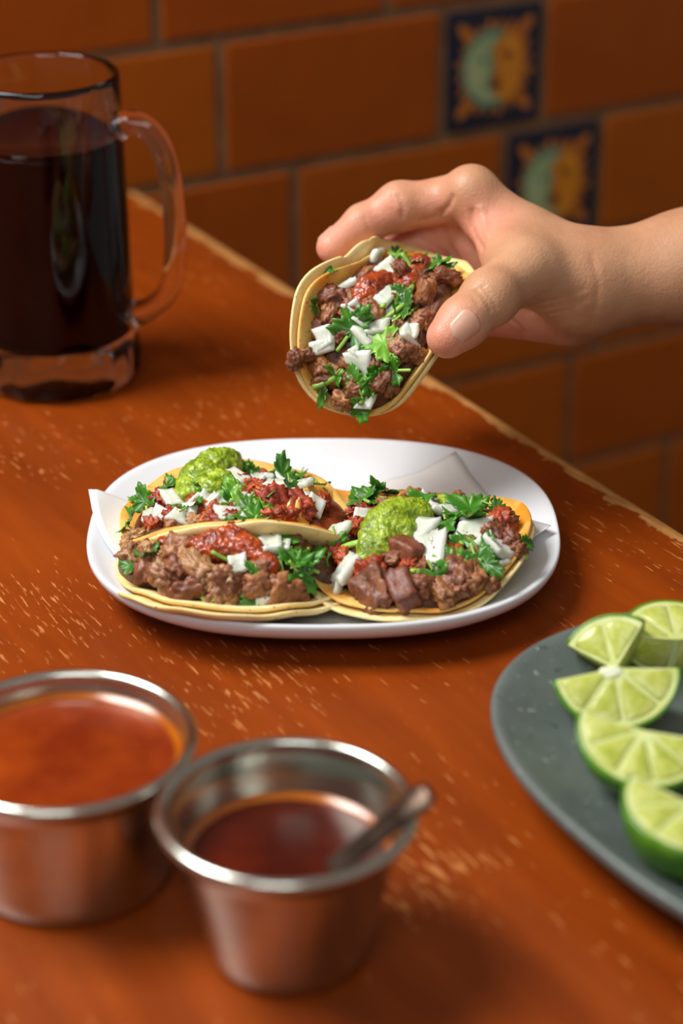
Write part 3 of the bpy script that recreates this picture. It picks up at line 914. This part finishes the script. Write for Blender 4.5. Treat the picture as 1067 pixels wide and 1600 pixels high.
A.at('leaf2', [(358, 777, 1.3), (371, 777, 1.2), (378, 800, 1.2), (272, 769, .8), (405, 812)], 0.85, 0.0038)
A.at('stem', [(427, 834), (445, 832), (455, 740), (300, 800)], 1.0, 0.003)
A.blob('avocado_salsa', M['guac'], [(298, 774, .0062, .003), (315, 762, .0080, .004), (336, 750, .0085, .0045), (352, 742, .0068, .004), (288, 782, .0048, .002), (325, 776, .006, .002), (345, 764, .006, .002), (362, 738, .004, .003)])
# --- front left taco: browned meat, red salsa
OB = Vector(atz(370, 894, 0.0126))
B = Taco('taco', 'front left taco with browned meat and red chilli salsa, in front of the avocado one', OB, (1, -0.18, 0), (0.18, 1, 0), 0.0450,
         neg=(0.010, 0.03, math.radians(13)), pos=(0.006, 0.02, math.radians(4)), seed=4, lay2=(0.000, -0.004), mats=('tort', 'tort'), curl=0.003)
B.mound(-0.002, -0.004, 0.042, 0.030, 0.0185, M['mound'], sharp=0.5)
B.scatter('meat', 14, 0.95, 1.0, 0.0006); B.scatter('fat', 9, 0.95, 1.0, 0.0006); B.scatter('meat2', 10, 0.95, 1.0, 0.0006)
B.at('fat', [(205, 870, 1.2), (264, 905, 1.3), (312, 891, 1.6), (340, 930, 1.3), (363, 934, 1.3), (342, 907, 1.2), (415, 928), (235, 863, .9)], 1.0, 0.002)
B.at('meat2', [(232, 889, 1.5), (280, 866, 1.4), (285, 848, 1.4), (251, 893, 1.2), (403, 914, 1.2), (452, 857, 1.2), (439, 845), (458, 928)], 1.0, 0.002)
B.at('meat', [(301, 916, 1.4), (280, 888, 1.2), (362, 909, 1.2), (439, 930, 1.4), (435, 915, 1.2), (320, 912), (385, 922), (222, 876)], 1.0, 0.002)
B.blob('red_salsa', M['redsalsa'], [(257, 860, .0036, .002), (275, 862, .0030, .002), (292, 862, .0036, .002), (312, 866, .0040, .0025), (331, 864, .0046, .003), (350, 858, .0056, .003), (366, 856, .0058, .0035), (374, 866, .0045, .003), (390, 870, .0045, .003), (405, 882, .0044, .003), (422, 894, .0038, .003), (345, 872, .0040, .002)], k=0.004)
B.at('onion', [(425, 859, 1.5), (427, 873, 1.3), (413, 867), (409, 938, .8), (368, 893, 1.1), (437, 866)], 0.95, 0.0040)
B.at('leaf', [(242, 877), (216, 890, .8), (385, 842, 1.2), (409, 848, 1.2), (440, 857), (462, 893, 1.4), (474, 887, 1.3), (397, 900, .8), (389, 936, .9), (462, 906, 1.3), (450, 880, 1.2)], 0.85, 0.0045)
B.at('leaf2', [(440, 881, 1.3), (330, 934, .6), (400, 850)], 0.85, 0.0045)
B.at('stem', [(349, 884), (362, 886), (330, 934)], 1.1, 0.0035)
# --- right taco: beef cubes, avocado salsa
OC = Vector(atz(636, 864, 0.0145))
Cc = Taco('taco', 'wide open taco at the right of the white plate with beef cubes and green salsa', OC, (0.10, 1, 0), (-1, 0.10, 0), 0.0492,
          neg=(0.016, 0.03, math.radians(32)), pos=(0.019, 0.018, math.radians(54)), seed=8, lay2=(-0.002, 0.001), curl=0.0025)
Cc.mound(-0.003, -0.006, 0.043, 0.036, 0.013, M['mound'])
Cc.scatter('meat', 14, 0.93, 1.0, 0.0006); Cc.scatter('pastor', 12, 0.93, 1.0, 0.0006); Cc.scatter('meat2', 10, 0.93, 1.0, 0.0006)
Cc.at('cube', [(634, 874, 1.0), (631, 926, 1.05)], 1.0, 0.0030, 0.15)
Cc.at('pastor', [(580, 902, 1.5), (599, 776), (565, 829), (529, 870), (541, 878), (703, 874, 1.3), (732, 854, 1.1), (782, 823, 1.3), (819, 872), (690, 880), (640, 890, .8)], 1.0, 0.002)
Cc.at('meat', [(587, 925, 1.6), (719, 906, 1.7), (689, 930, 1.2), (766, 913), (793, 854, 1.5), (807, 862, 1.2), (610, 880)], 1.0, 0.002)
Cc.at('meat2', [(770, 839, 1.6), (736, 910, 1.4), (713, 923, 1.1), (660, 917, 1.2), (660, 890), (750, 880)], 1.0, 0.002)
Cc.blob('avocado_salsa', M['guac'], [(580, 868, .0055, .003), (590, 850, .0070, .0035), (605, 835, .0082, .004), (625, 825, .0080, .004), (645, 818, .0070, .003), (660, 822, .0050, .002), (600, 862, .0060, .002), (632, 842, .006, .002), (570, 882, .0035, .0015)])
Cc.at('onion', [(514, 824, 1.2), (535, 844, 1.5), (511, 842, 1.2), (552, 899, 1.6), (541, 919, 1.2), (567, 818, .8), (660, 842, 1.6), (681, 852, 1.2), (681, 872, 1.7), (701, 813, 1.2), (687, 812, 1.2), (740, 841, 1.6), (668, 792), (774, 870, 1.6), (786, 886, 1.2), (670, 855, 1.1), (758, 868, 1.2), (801, 892, .8), (725, 835)], 0.92, 0.0038)
Cc.at('leaf', [(572, 798, 1.5), (588, 792, 1.2), (602, 788, 1.2), (490, 876, 1.2), (524, 889, 1.3), (529, 861), (512, 899, 1.1), (718, 824, 1.6), (735, 814, 1.7), (700, 832, 1.3), (776, 809), (819, 852, .8), (719, 858, 1.1), (750, 872, 1.2), (762, 894, 1.2), (693, 894), (677, 910), (664, 793), (727, 801), (735, 885, 1.1)], 0.85, 0.0048)
Cc.at('leaf2', [(541, 814, 1.4), (494, 850, 1.5), (505, 833, 1.1), (721, 886), (690, 870, .7)], 0.85, 0.0048)
Cc.at('stem', [(790, 866, 1.2), (650, 905), (715, 870, 1.3), (735, 862, 1.2), (548, 865)], 1.2, 0.004)
Cc.blob('avocado_salsa_drop', M['guac'], [(693, 796, .0038, .002), (715, 811, .0026, .002)])

# --- held taco: fold axis runs from its near lower end to its far upper end
a_cam = Vector((0.36, 0.78, -0.51)).normalized()
o_cam = Vector((0.04, 0.46, 0.86)); o_cam = (o_cam-a_cam*o_cam.dot(a_cam)).normalized()
def cam2w(v): return Vector(CR)*v.x+Vector(CU)*v.y-Vector(CF)*v.z
aw, ow = cam2w(a_cam), cam2w(o_cam)
sw = ow.cross(aw)
OH = Vector(atd(590, 518, 0.893))
Ht = Taco('taco', 'folded taco raised in the air by a hand, open side showing beef, onion and cilantro', OH, aw, sw, 0.0425,
          neg=(0.004, 0.017, math.radians(66)), pos=(0.004, 0.018, math.radians(62)), seed=12, lay2=(0.003, 0.0020, 1.045), curl=0.0, uarc=1.0, voff=-0.001, flare=0.007)
Ht.mound(-0.002, -0.004, 0.038, 0.030, 0.021, M['mound'])
Ht.scatter('meat', 16, 0.97, 1.0, 0.0006); Ht.scatter('meat2', 14, 0.97, 1.0, 0.0006); Ht.scatter('pastor', 5, 0.9, 0.9, 0.0006)
Ht.at('meat', [(523, 472, 1.6), (507, 574, 1.2), (500, 598, 1.0), (585, 500, 1.2), (628, 512), (597, 596, 1.3), (696, 438), (517, 586), (547, 568)], 1.0, 0.002)
Ht.at('meat2', [(572, 429, 1.6), (495, 515, 1.5), (541, 622, 1.1), (668, 466, 1.2), (656, 503, 1.2), (588, 568, 1.2), (634, 549, 1.2), (615, 537), (560, 610)], 1.0, 0.002)
Ht.blob('red_salsa', M['redsalsa'], [(585, 452, .0058, .002), (572, 466, .0050, .002), (600, 446, .0045, .002), (640, 450, .0042, .002), (655, 418, .0050, .001), (650, 432, .0036, .001), (530, 520, .0030, .001), (548, 494, .0032, .001), (560, 480, .0036, .0015)], k=0.004)

Ht.at('onion', [(585, 397, 1.5), (608, 429, 1.4), (547, 456, 1.2), (551, 487, 1.0), (513, 528, 1.2), (509, 546, 1.2), (602, 472, 1.3), (572, 534, 1.5), (566, 574, 1.5), (634, 531, 1.4), (569, 503, 1.1), (616, 497, 1.1), (574, 623, 1.2), (582, 413), (628, 475), (588, 518, 1.2), (653, 524), (548, 490, .9), (564, 555)], 0.95, 0.0028)
Ht.at('leaf', [(557, 402, 1.4), (551, 525, 1.7), (563, 506, 1.2), (634, 493, 1.3), (616, 487), (622, 583, 1.3), (563, 599, 1.2), (515, 606, 1.0), (532, 586), (628, 404, 1.2), (677, 432, 1.3), (628, 462), (643, 422), (563, 630), (588, 593, 1.1), (690, 430), (600, 585)], 0.85, 0.0040)
Ht.at('leaf', [(517, 424, .7), (490, 476, .8)], 0.85, 0.0006, 0.1)
Ht.at('meat', [(466, 560, 1.3), (478, 556, 1.2)], 1.0, 0.006)
Ht.at('leaf2', [(600, 546, 1.7), (610, 552, 1.3), (612, 540, 1.0), (640, 500, 1.1), (625, 412, .8), (575, 600)], 0.85, 0.0044)
Ht.at('stem', [(612, 505, 1.2), (643, 470), (525, 595, 1.2), (566, 625), (640, 424), (605, 480)], 1.2, 0.004)

# ------------------------------------------------------------------ hand and forearm
def hp(x, y, dep): return np.array(atd(x, y, dep))
palm = [  # a, ra, b, rb
    ((737, 306, .906), .0108, (830, 384, .902), .0132), ((830, 384, .902), .0132, (925, 438, .902), .0190),      # index metacarpal
    ((708, 352, .926), .0105, (900, 445, .912), .0180),
    ((705, 402, .938), .0100, (900, 455, .918), .0165),
    ((722, 456, .946), .0098, (890, 472, .922), .0140),
    ((760, 488, .944), .0100, (885, 488, .922), .0125),
    ((930, 441, .902), .0192, (1075, 415, .905), .0208), ((930, 444, .915), .0180, (1075, 417, .918), .0200),     # wrist, forearm
    ((1075, 415, .905), .0208, (1240, 380, .912), .0260), ((1075, 418, .918), .0205, (1240, 385, .930), .0260),
    ((905, 450, .897), .0160, (815, 424, .880), .0126), ((905, 430, .897), .0160, (806, 392, .889), .0105),                                                           # thenar
    ((752, 350, .902), .0050, (780, 398, .886), .0062),                                                           # web of skin
]
thumb = [((822, 420, .879), .0120, (766, 464, .863), .0106), ((766, 464, .863), .0103, (724, 503, .853), .0096), ((724, 503, .853), .0096, (699, 527, .850), .0082)]
index = [((737, 306, .911), .0106, (628, 324, .914), .0091), ((628, 324, .914), .0090, (568, 350, .912), .0082), ((568, 350, .912), .0081, (518, 387, .906), .0064)]
middle = [((708, 352, .926), .0104, (628, 392, .932), .0092), ((628, 392, .932), .0090, (580, 460, .930), .0080), ((580, 460, .930), .0080, (560, 520, .927), .0066)]
ring = [((705, 402, .938), .0098, (640, 440, .944), .0088), ((640, 440, .944), .0086, (600, 500, .939), .0076), ((600, 500, .939), .0076, (590, 550, .933), .0064)]
pinky = [((722, 456, .946), .0088, (672, 490, .950), .0076), ((672, 490, .950), .0075, (640, 535, .943), .0066), ((640, 535, .943), .0066, (625, 565, .937), .0056)]
allp = [hp(*q) for ch in (palm, thumb, index, middle, ring, pinky) for c in ch for q in (c[0], c[2])]
lo = np.min(allp, 0)-0.030; hi = np.max(allp, 0)+0.030
HH = 0.00105
G, org = grid_for(lo, hi, HH)
def chain(ch, k):
    D = np.full(G.shape[:3], 0.05)
    for a, ra, b, rb in ch:
        A_, B_ = hp(*a), hp(*b); mg = max(ra, rb)+0.014
        i0 = np.maximum(((np.minimum(A_, B_)-mg-org)/HH).astype(int), 0); i1 = ((np.maximum(A_, B_)+mg-org)/HH).astype(int)+2
        sl = tuple(slice(p, q) for p, q in zip(i0, i1))
        D[sl] = smin(D[sl], sd_cone(G[sl], A_, ra, B_, rb), k)
    return D
D = chain(palm, 0.009)
D = smin(D, chain(thumb, 0.004), 0.007)
for ch in (middle, ring, pinky): D = smin(D, chain(ch, 0.003), 0.0035)
D = smin(D, chain(index, 0.003), 0.004)
# knuckles
for px, rr in (((736, 298, .902), .0100), ((622, 318, .911), .0083), ((768, 462, .859), .0092)):
    D = smin(D, np.linalg.norm(G-hp(*px), axis=-1)-rr, 0.006)
Vh, Fh = surface_net(D, org, HH)
# a little relaxing keeps the skin even
def relax(V, F, it):
    E = np.concatenate([F[:, [0, 1]], F[:, [1, 2]], F[:, [2, 3]], F[:, [3, 0]]])
    for _ in range(it):
        s_ = np.zeros_like(V); c = np.zeros(len(V))
        for a, b in ((0, 1), (1, 0)):
            np.add.at(s_, E[:, a], V[E[:, b]]); np.add.at(c, E[:, a], 1)
        V = 0.5*V+0.5*s_/c[:, None]
    return V
Vh = relax(Vh, Fh, 3)
def vnormals(V, F):
    n = np.cross(V[F[:, 2]]-V[F[:, 0]], V[F[:, 3]]-V[F[:, 1]]); out = np.zeros_like(V)
    for k in range(4): np.add.at(out, F[:, k], n)
    return out/np.maximum(np.linalg.norm(out, axis=1), 1e-12)[:, None]
# creases where the skin folds at the joints, in the palm and at the wrist
hb0 = BVHTree.FromPolygons([Vector(v) for v in Vh], [tuple(map(int, f)) for f in Fh])
creases = [([(622, 306), (630, 322), (628, 342)], .0007, .0010), ([(612, 304), (618, 320)], .0004, .0008), ([(570, 340), (578, 360)], .0004, .0008),
           ([(660, 345), (684, 338), (700, 322), (708, 306)], .0010, .0012), ([(690, 345), (688, 330)], .0006, .0009),
           ([(738, 330), (736, 352), (744, 372), (756, 392)], .0009, .0011), ([(752, 325), (757, 350), (763, 372)], -.0006, .0014),
           ([(745, 452), (758, 466), (768, 488)], .0006, .0010), ([(754, 448), (766, 462), (776, 484)], .0006, .0010), ([(738, 462), (748, 476)], .0004, .0008),
           ([(820, 488), (860, 482), (905, 466)], .0003, .0016), ([(835, 476), (880, 466), (915, 450)], .0003, .0014), ([(850, 492), (890, 484), (925, 462)], .0003, .0013),
           ([(690, 352), (700, 380), (720, 410)], .0009, .0012), ([(655, 372), (690, 392), (715, 420)], .0007, .0011), ([(925, 400), (935, 440), (930, 490)], .0004, .0014),
           ([(800, 500), (815, 515), (820, 530)], .0006, .0012)]
Nh = vnormals(Vh, Fh); disp = np.zeros(len(Vh))
for pts, dep, wid in creases:
    P3 = []
    for (ax_, ay_), (bx_, by_) in zip(pts, pts[1:]):
        for k in range(8):
            t = k/8; hit = hb0.ray_cast(Vector(CP), Vector(ray(ax_+(bx_-ax_)*t, ay_+(by_-ay_)*t)).normalized())
            if hit[0]: P3.append(hit[0])
    if not P3: continue
    P3 = np.array(P3); near = np.where(np.linalg.norm(Vh-P3.mean(0), axis=1) < 0.05)[0]
    dm = np.min(np.linalg.norm(Vh[near][:, None]-P3[None], axis=-1), 1)
    disp[near] += -dep*np.exp(-(dm/wid)**2)
Vh = Vh+Nh*disp[:, None]
wr = Vector(hp(930, 445, .908))
hand_me = mesh_from('person', Vh-np.array(wr), Fh, M['skin'])
pk = np.zeros(len(Vh))
for q, rad in (((515, 390, .904), .020), ((695, 535, .85), .017), ((700, 385, .925), .030), ((650, 380, .93), .03), ((760, 370, .895), .016), ((820, 520, .935), .026), ((725, 480, .95), .03), ((600, 340, .9), .012)):
    pk = np.maximum(pk, np.clip(1.4-np.linalg.norm(Vh-hp(*q), axis=1)/rad, 0, 1))
at = hand_me.attributes.new('pink', 'FLOAT', 'POINT'); at.data.foreach_set('value', pk.astype(np.float32))
person = tag(obj('person', hand_me, None, wr), 'bare right hand and forearm reaching in from the right, pinching the raised taco', 'person')
hbvh = BVHTree.FromPolygons([Vector(v) for v in Vh], [tuple(map(int, f)) for f in Fh])
def nail(name, c, axis, nrm, L, Wd):
    """curved nail plate following the fingertip"""
    ax = Vector(axis).normalized(); nn = Vector(nrm); nn = (nn-ax*nn.dot(ax)).normalized(); sd = ax.cross(nn)
    n, m = 12, 10; V = []
    for s_ in (0, 1):
        for i in range(n+1):
            for j in range(m+1):
                a, b = 2*i/n-1, 2*j/m-1
                w = Wd*(1-0.10*a)*(1-0.5*max(0, abs(a)-0.62)**2*4)
                q = Vector(c)+ax*(L*a*(1-0.18*b*b))+sd*(w*b)+nn*0.012
                hit = hbvh.ray_cast(q, -nn)
                p = hit[0] if hit[0] else q-nn*0.012
                edge = max(abs(a), abs(b))
                V.append(p+nn*((0.0006 if edge < 0.95 else 0.0001) if s_ == 0 else -0.0010)-wr)
    N1 = (n+1)*(m+1); F = []
    for i in range(n):
        for j in range(m):
            q = (i*(m+1)+j, (i+1)*(m+1)+j, (i+1)*(m+1)+j+1, i*(m+1)+j+1)
            F.append(q); F.append(tuple(x+N1 for x in reversed(q)))
    rim = [j for j in range(m+1)]+[i*(m+1)+m for i in range(1, n+1)]+[n*(m+1)+j for j in range(m-1, -1, -1)]+[i*(m+1) for i in range(n-1, 0, -1)]
    for a, b in zip(rim, rim[1:]+rim[:1]): F.append((a, b, b+N1, a+N1))
    o = obj(name, recalc(mesh_from(name, V, F, M['nail'])), person)
    o['label'] = 'short bare fingernail'
tdir = hp(697, 532, .850)-hp(760, 468, .862)
nail('fingernail', hp(708, 521, .8515), tdir, cam2w(Vector((0.30, 0.10, 1.0))), 0.0056, 0.0050)
idir = hp(518, 387, .906)-hp(568, 350, .907)
nail('fingernail', hp(522, 383, .906), idir, cam2w(Vector((-0.62, 0.62, -0.55))), 0.0048, 0.0042)

# ------------------------------------------------------------------ steel salsa cups
def steel_cup(name, c, R, rb, h, label):
    root = thing(name, c, label, 'salsa cup', 'steel salsa cups')
    t = 0.0009
    pr = [(0, 0.0012), (rb-0.004, 0.0012), (rb-0.003, 0.0), (rb-0.0012, 0.0004), (rb, 0.002)]
    for k in range(1, 9): q = k/8; pr.append((rb+(R-0.0032-rb)*q, 0.002+(h-0.004-0.002)*q))
    for k in range(0, 13):                                     # rolled rim
        a = math.radians(-70-40+k*300/12-0)
        pr.append((R-0.0018+0.0018*math.cos(a+math.radians(20)), h-0.0018+0.0018*math.sin(a+math.radians(20))))
    for k in range(8, -1, -1): q = k/8; pr.append((rb+(R-0.0032-rb)*q-t, 0.0028+(h-0.0045-0.0028)*q))
    pr += [(rb-0.003, 0.0021), (0, 0.0021)]
    V, F = revolve(pr, 96)
    obj('cup_body', recalc(mesh_from('cup_body', V, F, M['steel'])), root)
    return root, (lambda z: rb+(R-0.0032-rb)*(z-0.0028)/(h-0.0045-0.0028)-t)
c2 = Vector((-0.0155, 0.526, 0)); c1 = Vector((-0.0834, 0.5660, 0))
cupB, innB = steel_cup('steel_salsa_cup', c1, 0.0404, 0.0315, 0.0480, 'wide steel cup of orange salsa in the left foreground, filled almost to the brim')
cupS, innS = steel_cup('steel_salsa_cup', c2, 0.0375, 0.0232, 0.0500, 'tapered steel cup of dark salsa with a spoon in it')
def salsa(name, c, inn, lv, mat, label, film):
    r = inn(lv)
    pr = [(0, 0.0024), (inn(0.004)-0.0006, 0.0026)]
    for k in range(1, 5):
        z = 0.003+(lv-0.003)*k/5; pr.append((inn(z)-0.00015, z))
    pr += [(r-0.0001, lv+0.0004), (r-0.0008, lv+0.0001), (r-0.002, lv-0.0003), (r*0.6, lv-0.0001), (r*0.3, lv+0.0001), (0, lv+0.0002)]
    V, F = revolve(pr, 80)
    t = thing(name, c, label, 'salsa')
    obj('sauce', recalc(mesh_from('sauce', V, F, mat)), t)
    V, F = revolve([(r-0.0024, lv-0.0001), (r-0.0004, lv+0.0006), (r+0.00005, lv+0.0012), (r-0.0006, lv+0.0002), (r-0.0020, lv-0.0003)], 80)
    obj('oil_film', recalc(mesh_from('oil_film', V, F, film)), t)
salsa('orange_salsa', c1, innB, 0.0405, M['salsa_cup'], 'smooth orange red salsa filling the wide steel cup', M['oil'])
salsa('dark_salsa', c2, innS, 0.0335, M['salsa_dark'], 'dark red brown salsa in the tapered steel cup', M['oil'])
# spoon leaning on the right rim of the small cup
sp0 = Vector(atz(500, 1372, 0.030)); spr = Vector(atz(640, 1262, 0.0535)); spe = Vector(atz(674, 1234, 0.0585))
din = (spr-sp0)
spoon = thing('spoon', Vector((c2.x+0.01, c2.y, 0.008)), 'slim metal spoon standing in the dark salsa, handle over the cup rim', 'spoon')
so = spoon.location
dirn = (spe-sp0).normalized()
pth = [sp0+dirn*(-0.006)] + [sp0.lerp(spr, k/6) for k in range(7)] + [spr.lerp(spe, k/3) for k in range(1, 4)]
def spsec(t):
    w = 0.0034+0.0014*t; w = w*(0.55 if t > 0.97 else 1)
    return [(a, b) for a, b in ell(0.0010, w, 12)]
V, F = sweep([p-so for p in pth], spsec, up=(-0.25, -0.35, 0.9))
obj('handle', recalc(mesh_from('handle', V, F, M['spoon_steel'])), spoon)
V = []
bc = sp0-dirn*0.014
for v in ICO3[0]:
    V.append(v)
bx = dirn; bn = Vector((-0.25, -0.35, 0.9)); bn = (bn-bx*bn.dot(bx)).normalized(); by = bx.cross(bn)
V = [bc-so+bx*(v.x*0.010)+by*(v.y*0.0065)+bn*((v.z if v.z < 0 else -v.z*0.6)*0.0028+0.0008*(v.z > 0)) for v in ICO3[0]]
obj('bowl', recalc(mesh_from('bowl', V, ICO3[1], M['spoon_steel'])), spoon)

# ------------------------------------------------------------------ grey-green plate with limes
GC = Vector((0.140, 0.590, 0)); GROT = math.radians(30)
gprof = [(0, 0.0075), (0.45, 0.0075), (0.62, 0.0082), (0.74, 0.0112), (0.86, 0.0165), (0.95, 0.0212), (0.975, 0.0224), (0.992, 0.0224), (1.0, 0.0212), (0.998, 0.0190), (0.97, 0.0160), (0.88, 0.0105), (0.78, 0.0055), (0.70, 0.0012), (0.68, 0.0), (0.62, 0.0), (0.60, 0.0035), (0, 0.0035)]
tag(obj('oval_plate', oval('oval_plate', 0.0786, 0.1061, 2.4, gprof, M['green_plate'], GROT), None, GC), 'speckled grey green oval plate holding cut limes at the right', 'plate')

def lime_piece(label, apex, face_n, mid, R, H, span, core=False):
    """part of a lime cut across: flat segmented face (normal face_n) sector of `span` degrees about `mid`, domed peel behind"""
    n = Vector(face_n).normalized(); m = Vector(mid); m = (m-n*m.dot(n)).normalized(); q = n.cross(m)
    root = thing('lime_wedge', Vector(apex), label, 'lime', 'cut limes on the grey green plate')
    def P(rad, a, z): return m*(rad*math.cos(a))+q*(rad*math.sin(a))+n*z
    h = math.radians(span)/2; NA = max(10, int(span/7)); NZ = 10
    # peel: domed outer shell with thickness
    V, F = [], []
    for lay, (rr, hh) in enumerate(((R, H), (R-0.0012, H-0.0012))):
        for k in range(NZ+1):
            e = math.pi/2*k/NZ
            for i in range(NA+1):
                a = -h+2*h*i/NA
                V.append(P(rr*math.cos(e), a, -hh*math.sin(e)**1.0))
    L = (NZ+1)*(NA+1)
    for k in range(NZ):
        for i in range(NA):
            f = (k*(NA+1)+i, k*(NA+1)+i+1, (k+1)*(NA+1)+i+1, (k+1)*(NA+1)+i)
            F.append(f); F.append(tuple(x+L for x in reversed(f)))
    for i in range(NA): F.append((i, i+L, i+1+L, i+1))
    for k in range(NZ):
        for i in (0, NA):
            a, b = k*(NA+1)+i, (k+1)*(NA+1)+i; F.append((a, b, b+L, a+L))
    obj('peel', recalc(mesh_from('peel', V, F, M['peel'])), root)
    # pith: solid core just below the pulp, shows as the pale rim, centre and membranes
    V, F = [], []; r2, h2 = R-0.0011, H-0.0011
    NR = 6
    ring0 = []
    V.append(P(0, 0, 0.0003))
    for i in range(NA+1): V.append(P(r2, -h+2*h*i/NA, 0.0001))
    for i in range(NA): F.append((0, 1+i, 2+i))
    top = len(V)
    for k in range(1, NZ+1):
        e = math.pi/2*k/NZ
        for i in range(NA+1): V.append(P(r2*math.cos(e), -h+2*h*i/NA, -h2*math.sin(e)))
    for i in range(NA): F.append((1+i, top+i, top+i+1, 2+i))
    for k in range(NZ-1):
        for i in range(NA): F.append((top+k*(NA+1)+i, top+(k+1)*(NA+1)+i, top+(k+1)*(NA+1)+i+1, top+k*(NA+1)+i+1))
    for i, fl in ((0, 0), (NA, 1)):
        ids = [0, 1+i]+[top+k*(NA+1)+i for k in range(NZ)]
        F.append(tuple(ids if fl else reversed(ids)))
    obj('pith', recalc(mesh_from('pith', V, F, M['pith'], False)), root)
    # pulp segments on the cross cut
    ns = max(2, round(span/38)); gap = 0.00028
    for s_ in range(ns):
        a0, a1 = -h+2*h*s_/ns, -h+2*h*(s_+1)/ns
        r0, r1 = 0.0022, R-0.0026; pts = []
        K = 7
        for i in range(K+1):
            a = a0+(a1-a0)*i/K; g_ = gap/r1
            a = min(max(a, a0+g_), a1-g_); rr = r1-0.0007*(abs(2*i/K-1)**4); pts.append((rr, a))
        am = (a0+a1)/2
        pts += [(r0+0.001, am+(a1-a0)*0.22), (r0, am), (r0+0.001, am-(a1-a0)*0.22)]
        N = len(pts)
        cx = sum(p[0] for p in pts)/N
        V = [P(cx, am, 0.0006)]+[P(cx+(r-cx)*0.8, am+(a-am)*0.8, 0.0005) for r, a in pts]+[P(r, a, 0.0) for r, a in pts]+[P(r, a, -0.0012) for r, a in pts]
        F = [(0, 1+i, 1+(i+1) % N) for i in range(N)]
        for l in (0, 1): F += [(1+l*N+i, 1+(l+1)*N+i, 1+(l+1)*N+(i+1) % N, 1+l*N+(i+1) % N) for i in range(N)]
        obj('pulp_segment', recalc(mesh_from('pulp_segment', V, F, M['lime'])), root)
    # white core where the segments meet
    V = []
    for v in ICO3[0] if core else []:
        k_ = 1+0.35*noise.noise(v*2.2+Vector(apex)*90)
        V.append(m*(0.0012+v.x*0.0022*k_)+q*(-0.002+v.y*0.0042*k_)+n*(v.z*0.0009*k_))
    if core: obj('core', mesh_from('core', V, ICO3[1], M['pith_white']), root)
    # pulp on the two lengthwise cuts
    if span < 300:
        for sgn in (-1, 1):
            a = sgn*h; out = q*(math.cos(a)*sgn)-m*(math.sin(a)*sgn)
            pts = []
            for k in range(13):
                e = math.pi/2*k/12; pts.append((max(0.0016, (R-0.0028)*math.cos(e)), -0.0012-(H-0.0044)*math.sin(e)))
            pts.append((0.0016, -0.0012))
            N = len(pts); cx = sum(p[0] for p in pts)/N; cz = sum(p[1] for p in pts)/N
            B3 = lambda r, z, o: P(r, a, z)+out*o
            V = [B3(cx, cz, 0.0006)]+[B3(cx+(r-cx)*.85, cz+(z-cz)*.85, 0.0005) for r, z in pts]+[B3(r, z, 0.0) for r, z in pts]+[B3(r, z, -0.0010) for r, z in pts]
            F = [(0, 1+i, 1+(i+1) % N) for i in range(N)]
            for l in (0, 1): F += [(1+l*N+i, 1+(l+1)*N+i, 1+(l+1)*N+(i+1) % N, 1+l*N+(i+1) % N) for i in range(N)]
            obj('pulp_segment', recalc(mesh_from('pulp_segment', V, F, M['lime'])), root)
    # let the piece down until it rests on the plate
    zmin = min((o.location+v.co).z for o in root.children for v in o.data.vertices)+root.location.z
    d_ = root.location-Vector(CP); drop = zmin-0.0085
    root.location = root.location+d_*(drop/-d_.z)
    return root
def cv(x, y, z): return cam2w(Vector((x, y, z)))
lime_piece('half-round lime piece in front, its pale segmented face turned up', atz(962, 1044, 0.037), cv(-0.02, 0.40, 0.9), cv(0.10, -1, 0.2), 0.0215, 0.021, 168, True)
lime_piece('lime piece standing upright behind the half-round one, tip pointing up', atz(962, 1046, 0.032), cv(-0.24, 0.25, 0.92), cv(-0.30, 0.95, 0), 0.0195, 0.020, 92)
lime_piece('lime piece lying below the half-round one, peel towards the plate rim', atz(1008, 1142, 0.030), cv(0.04, 0.66, 0.76), cv(-0.25, -1, 0.2), 0.0218, 0.022, 190)
lime_piece('lime piece nearest the viewer with a broad green peel', atz(1084, 1258, 0.029), cv(0.10, 0.82, 0.56), cv(-0.35, -1, 0.1), 0.0215, 0.024, 200)
lime_piece('lime piece at the back of the lime pile by the plate rim', atz(1060, 1000, 0.030), cv(0.1, 0.75, 0.65), cv(0.0, 1, 0), 0.0200, 0.018, 170)
lime_piece('lime piece at the far right of the pile, deep among the others', atz(1110, 1120, 0.034), cv(-0.1, 0.8, 0.6), cv(0.6, -0.6, 0), 0.0200, 0.020, 180)
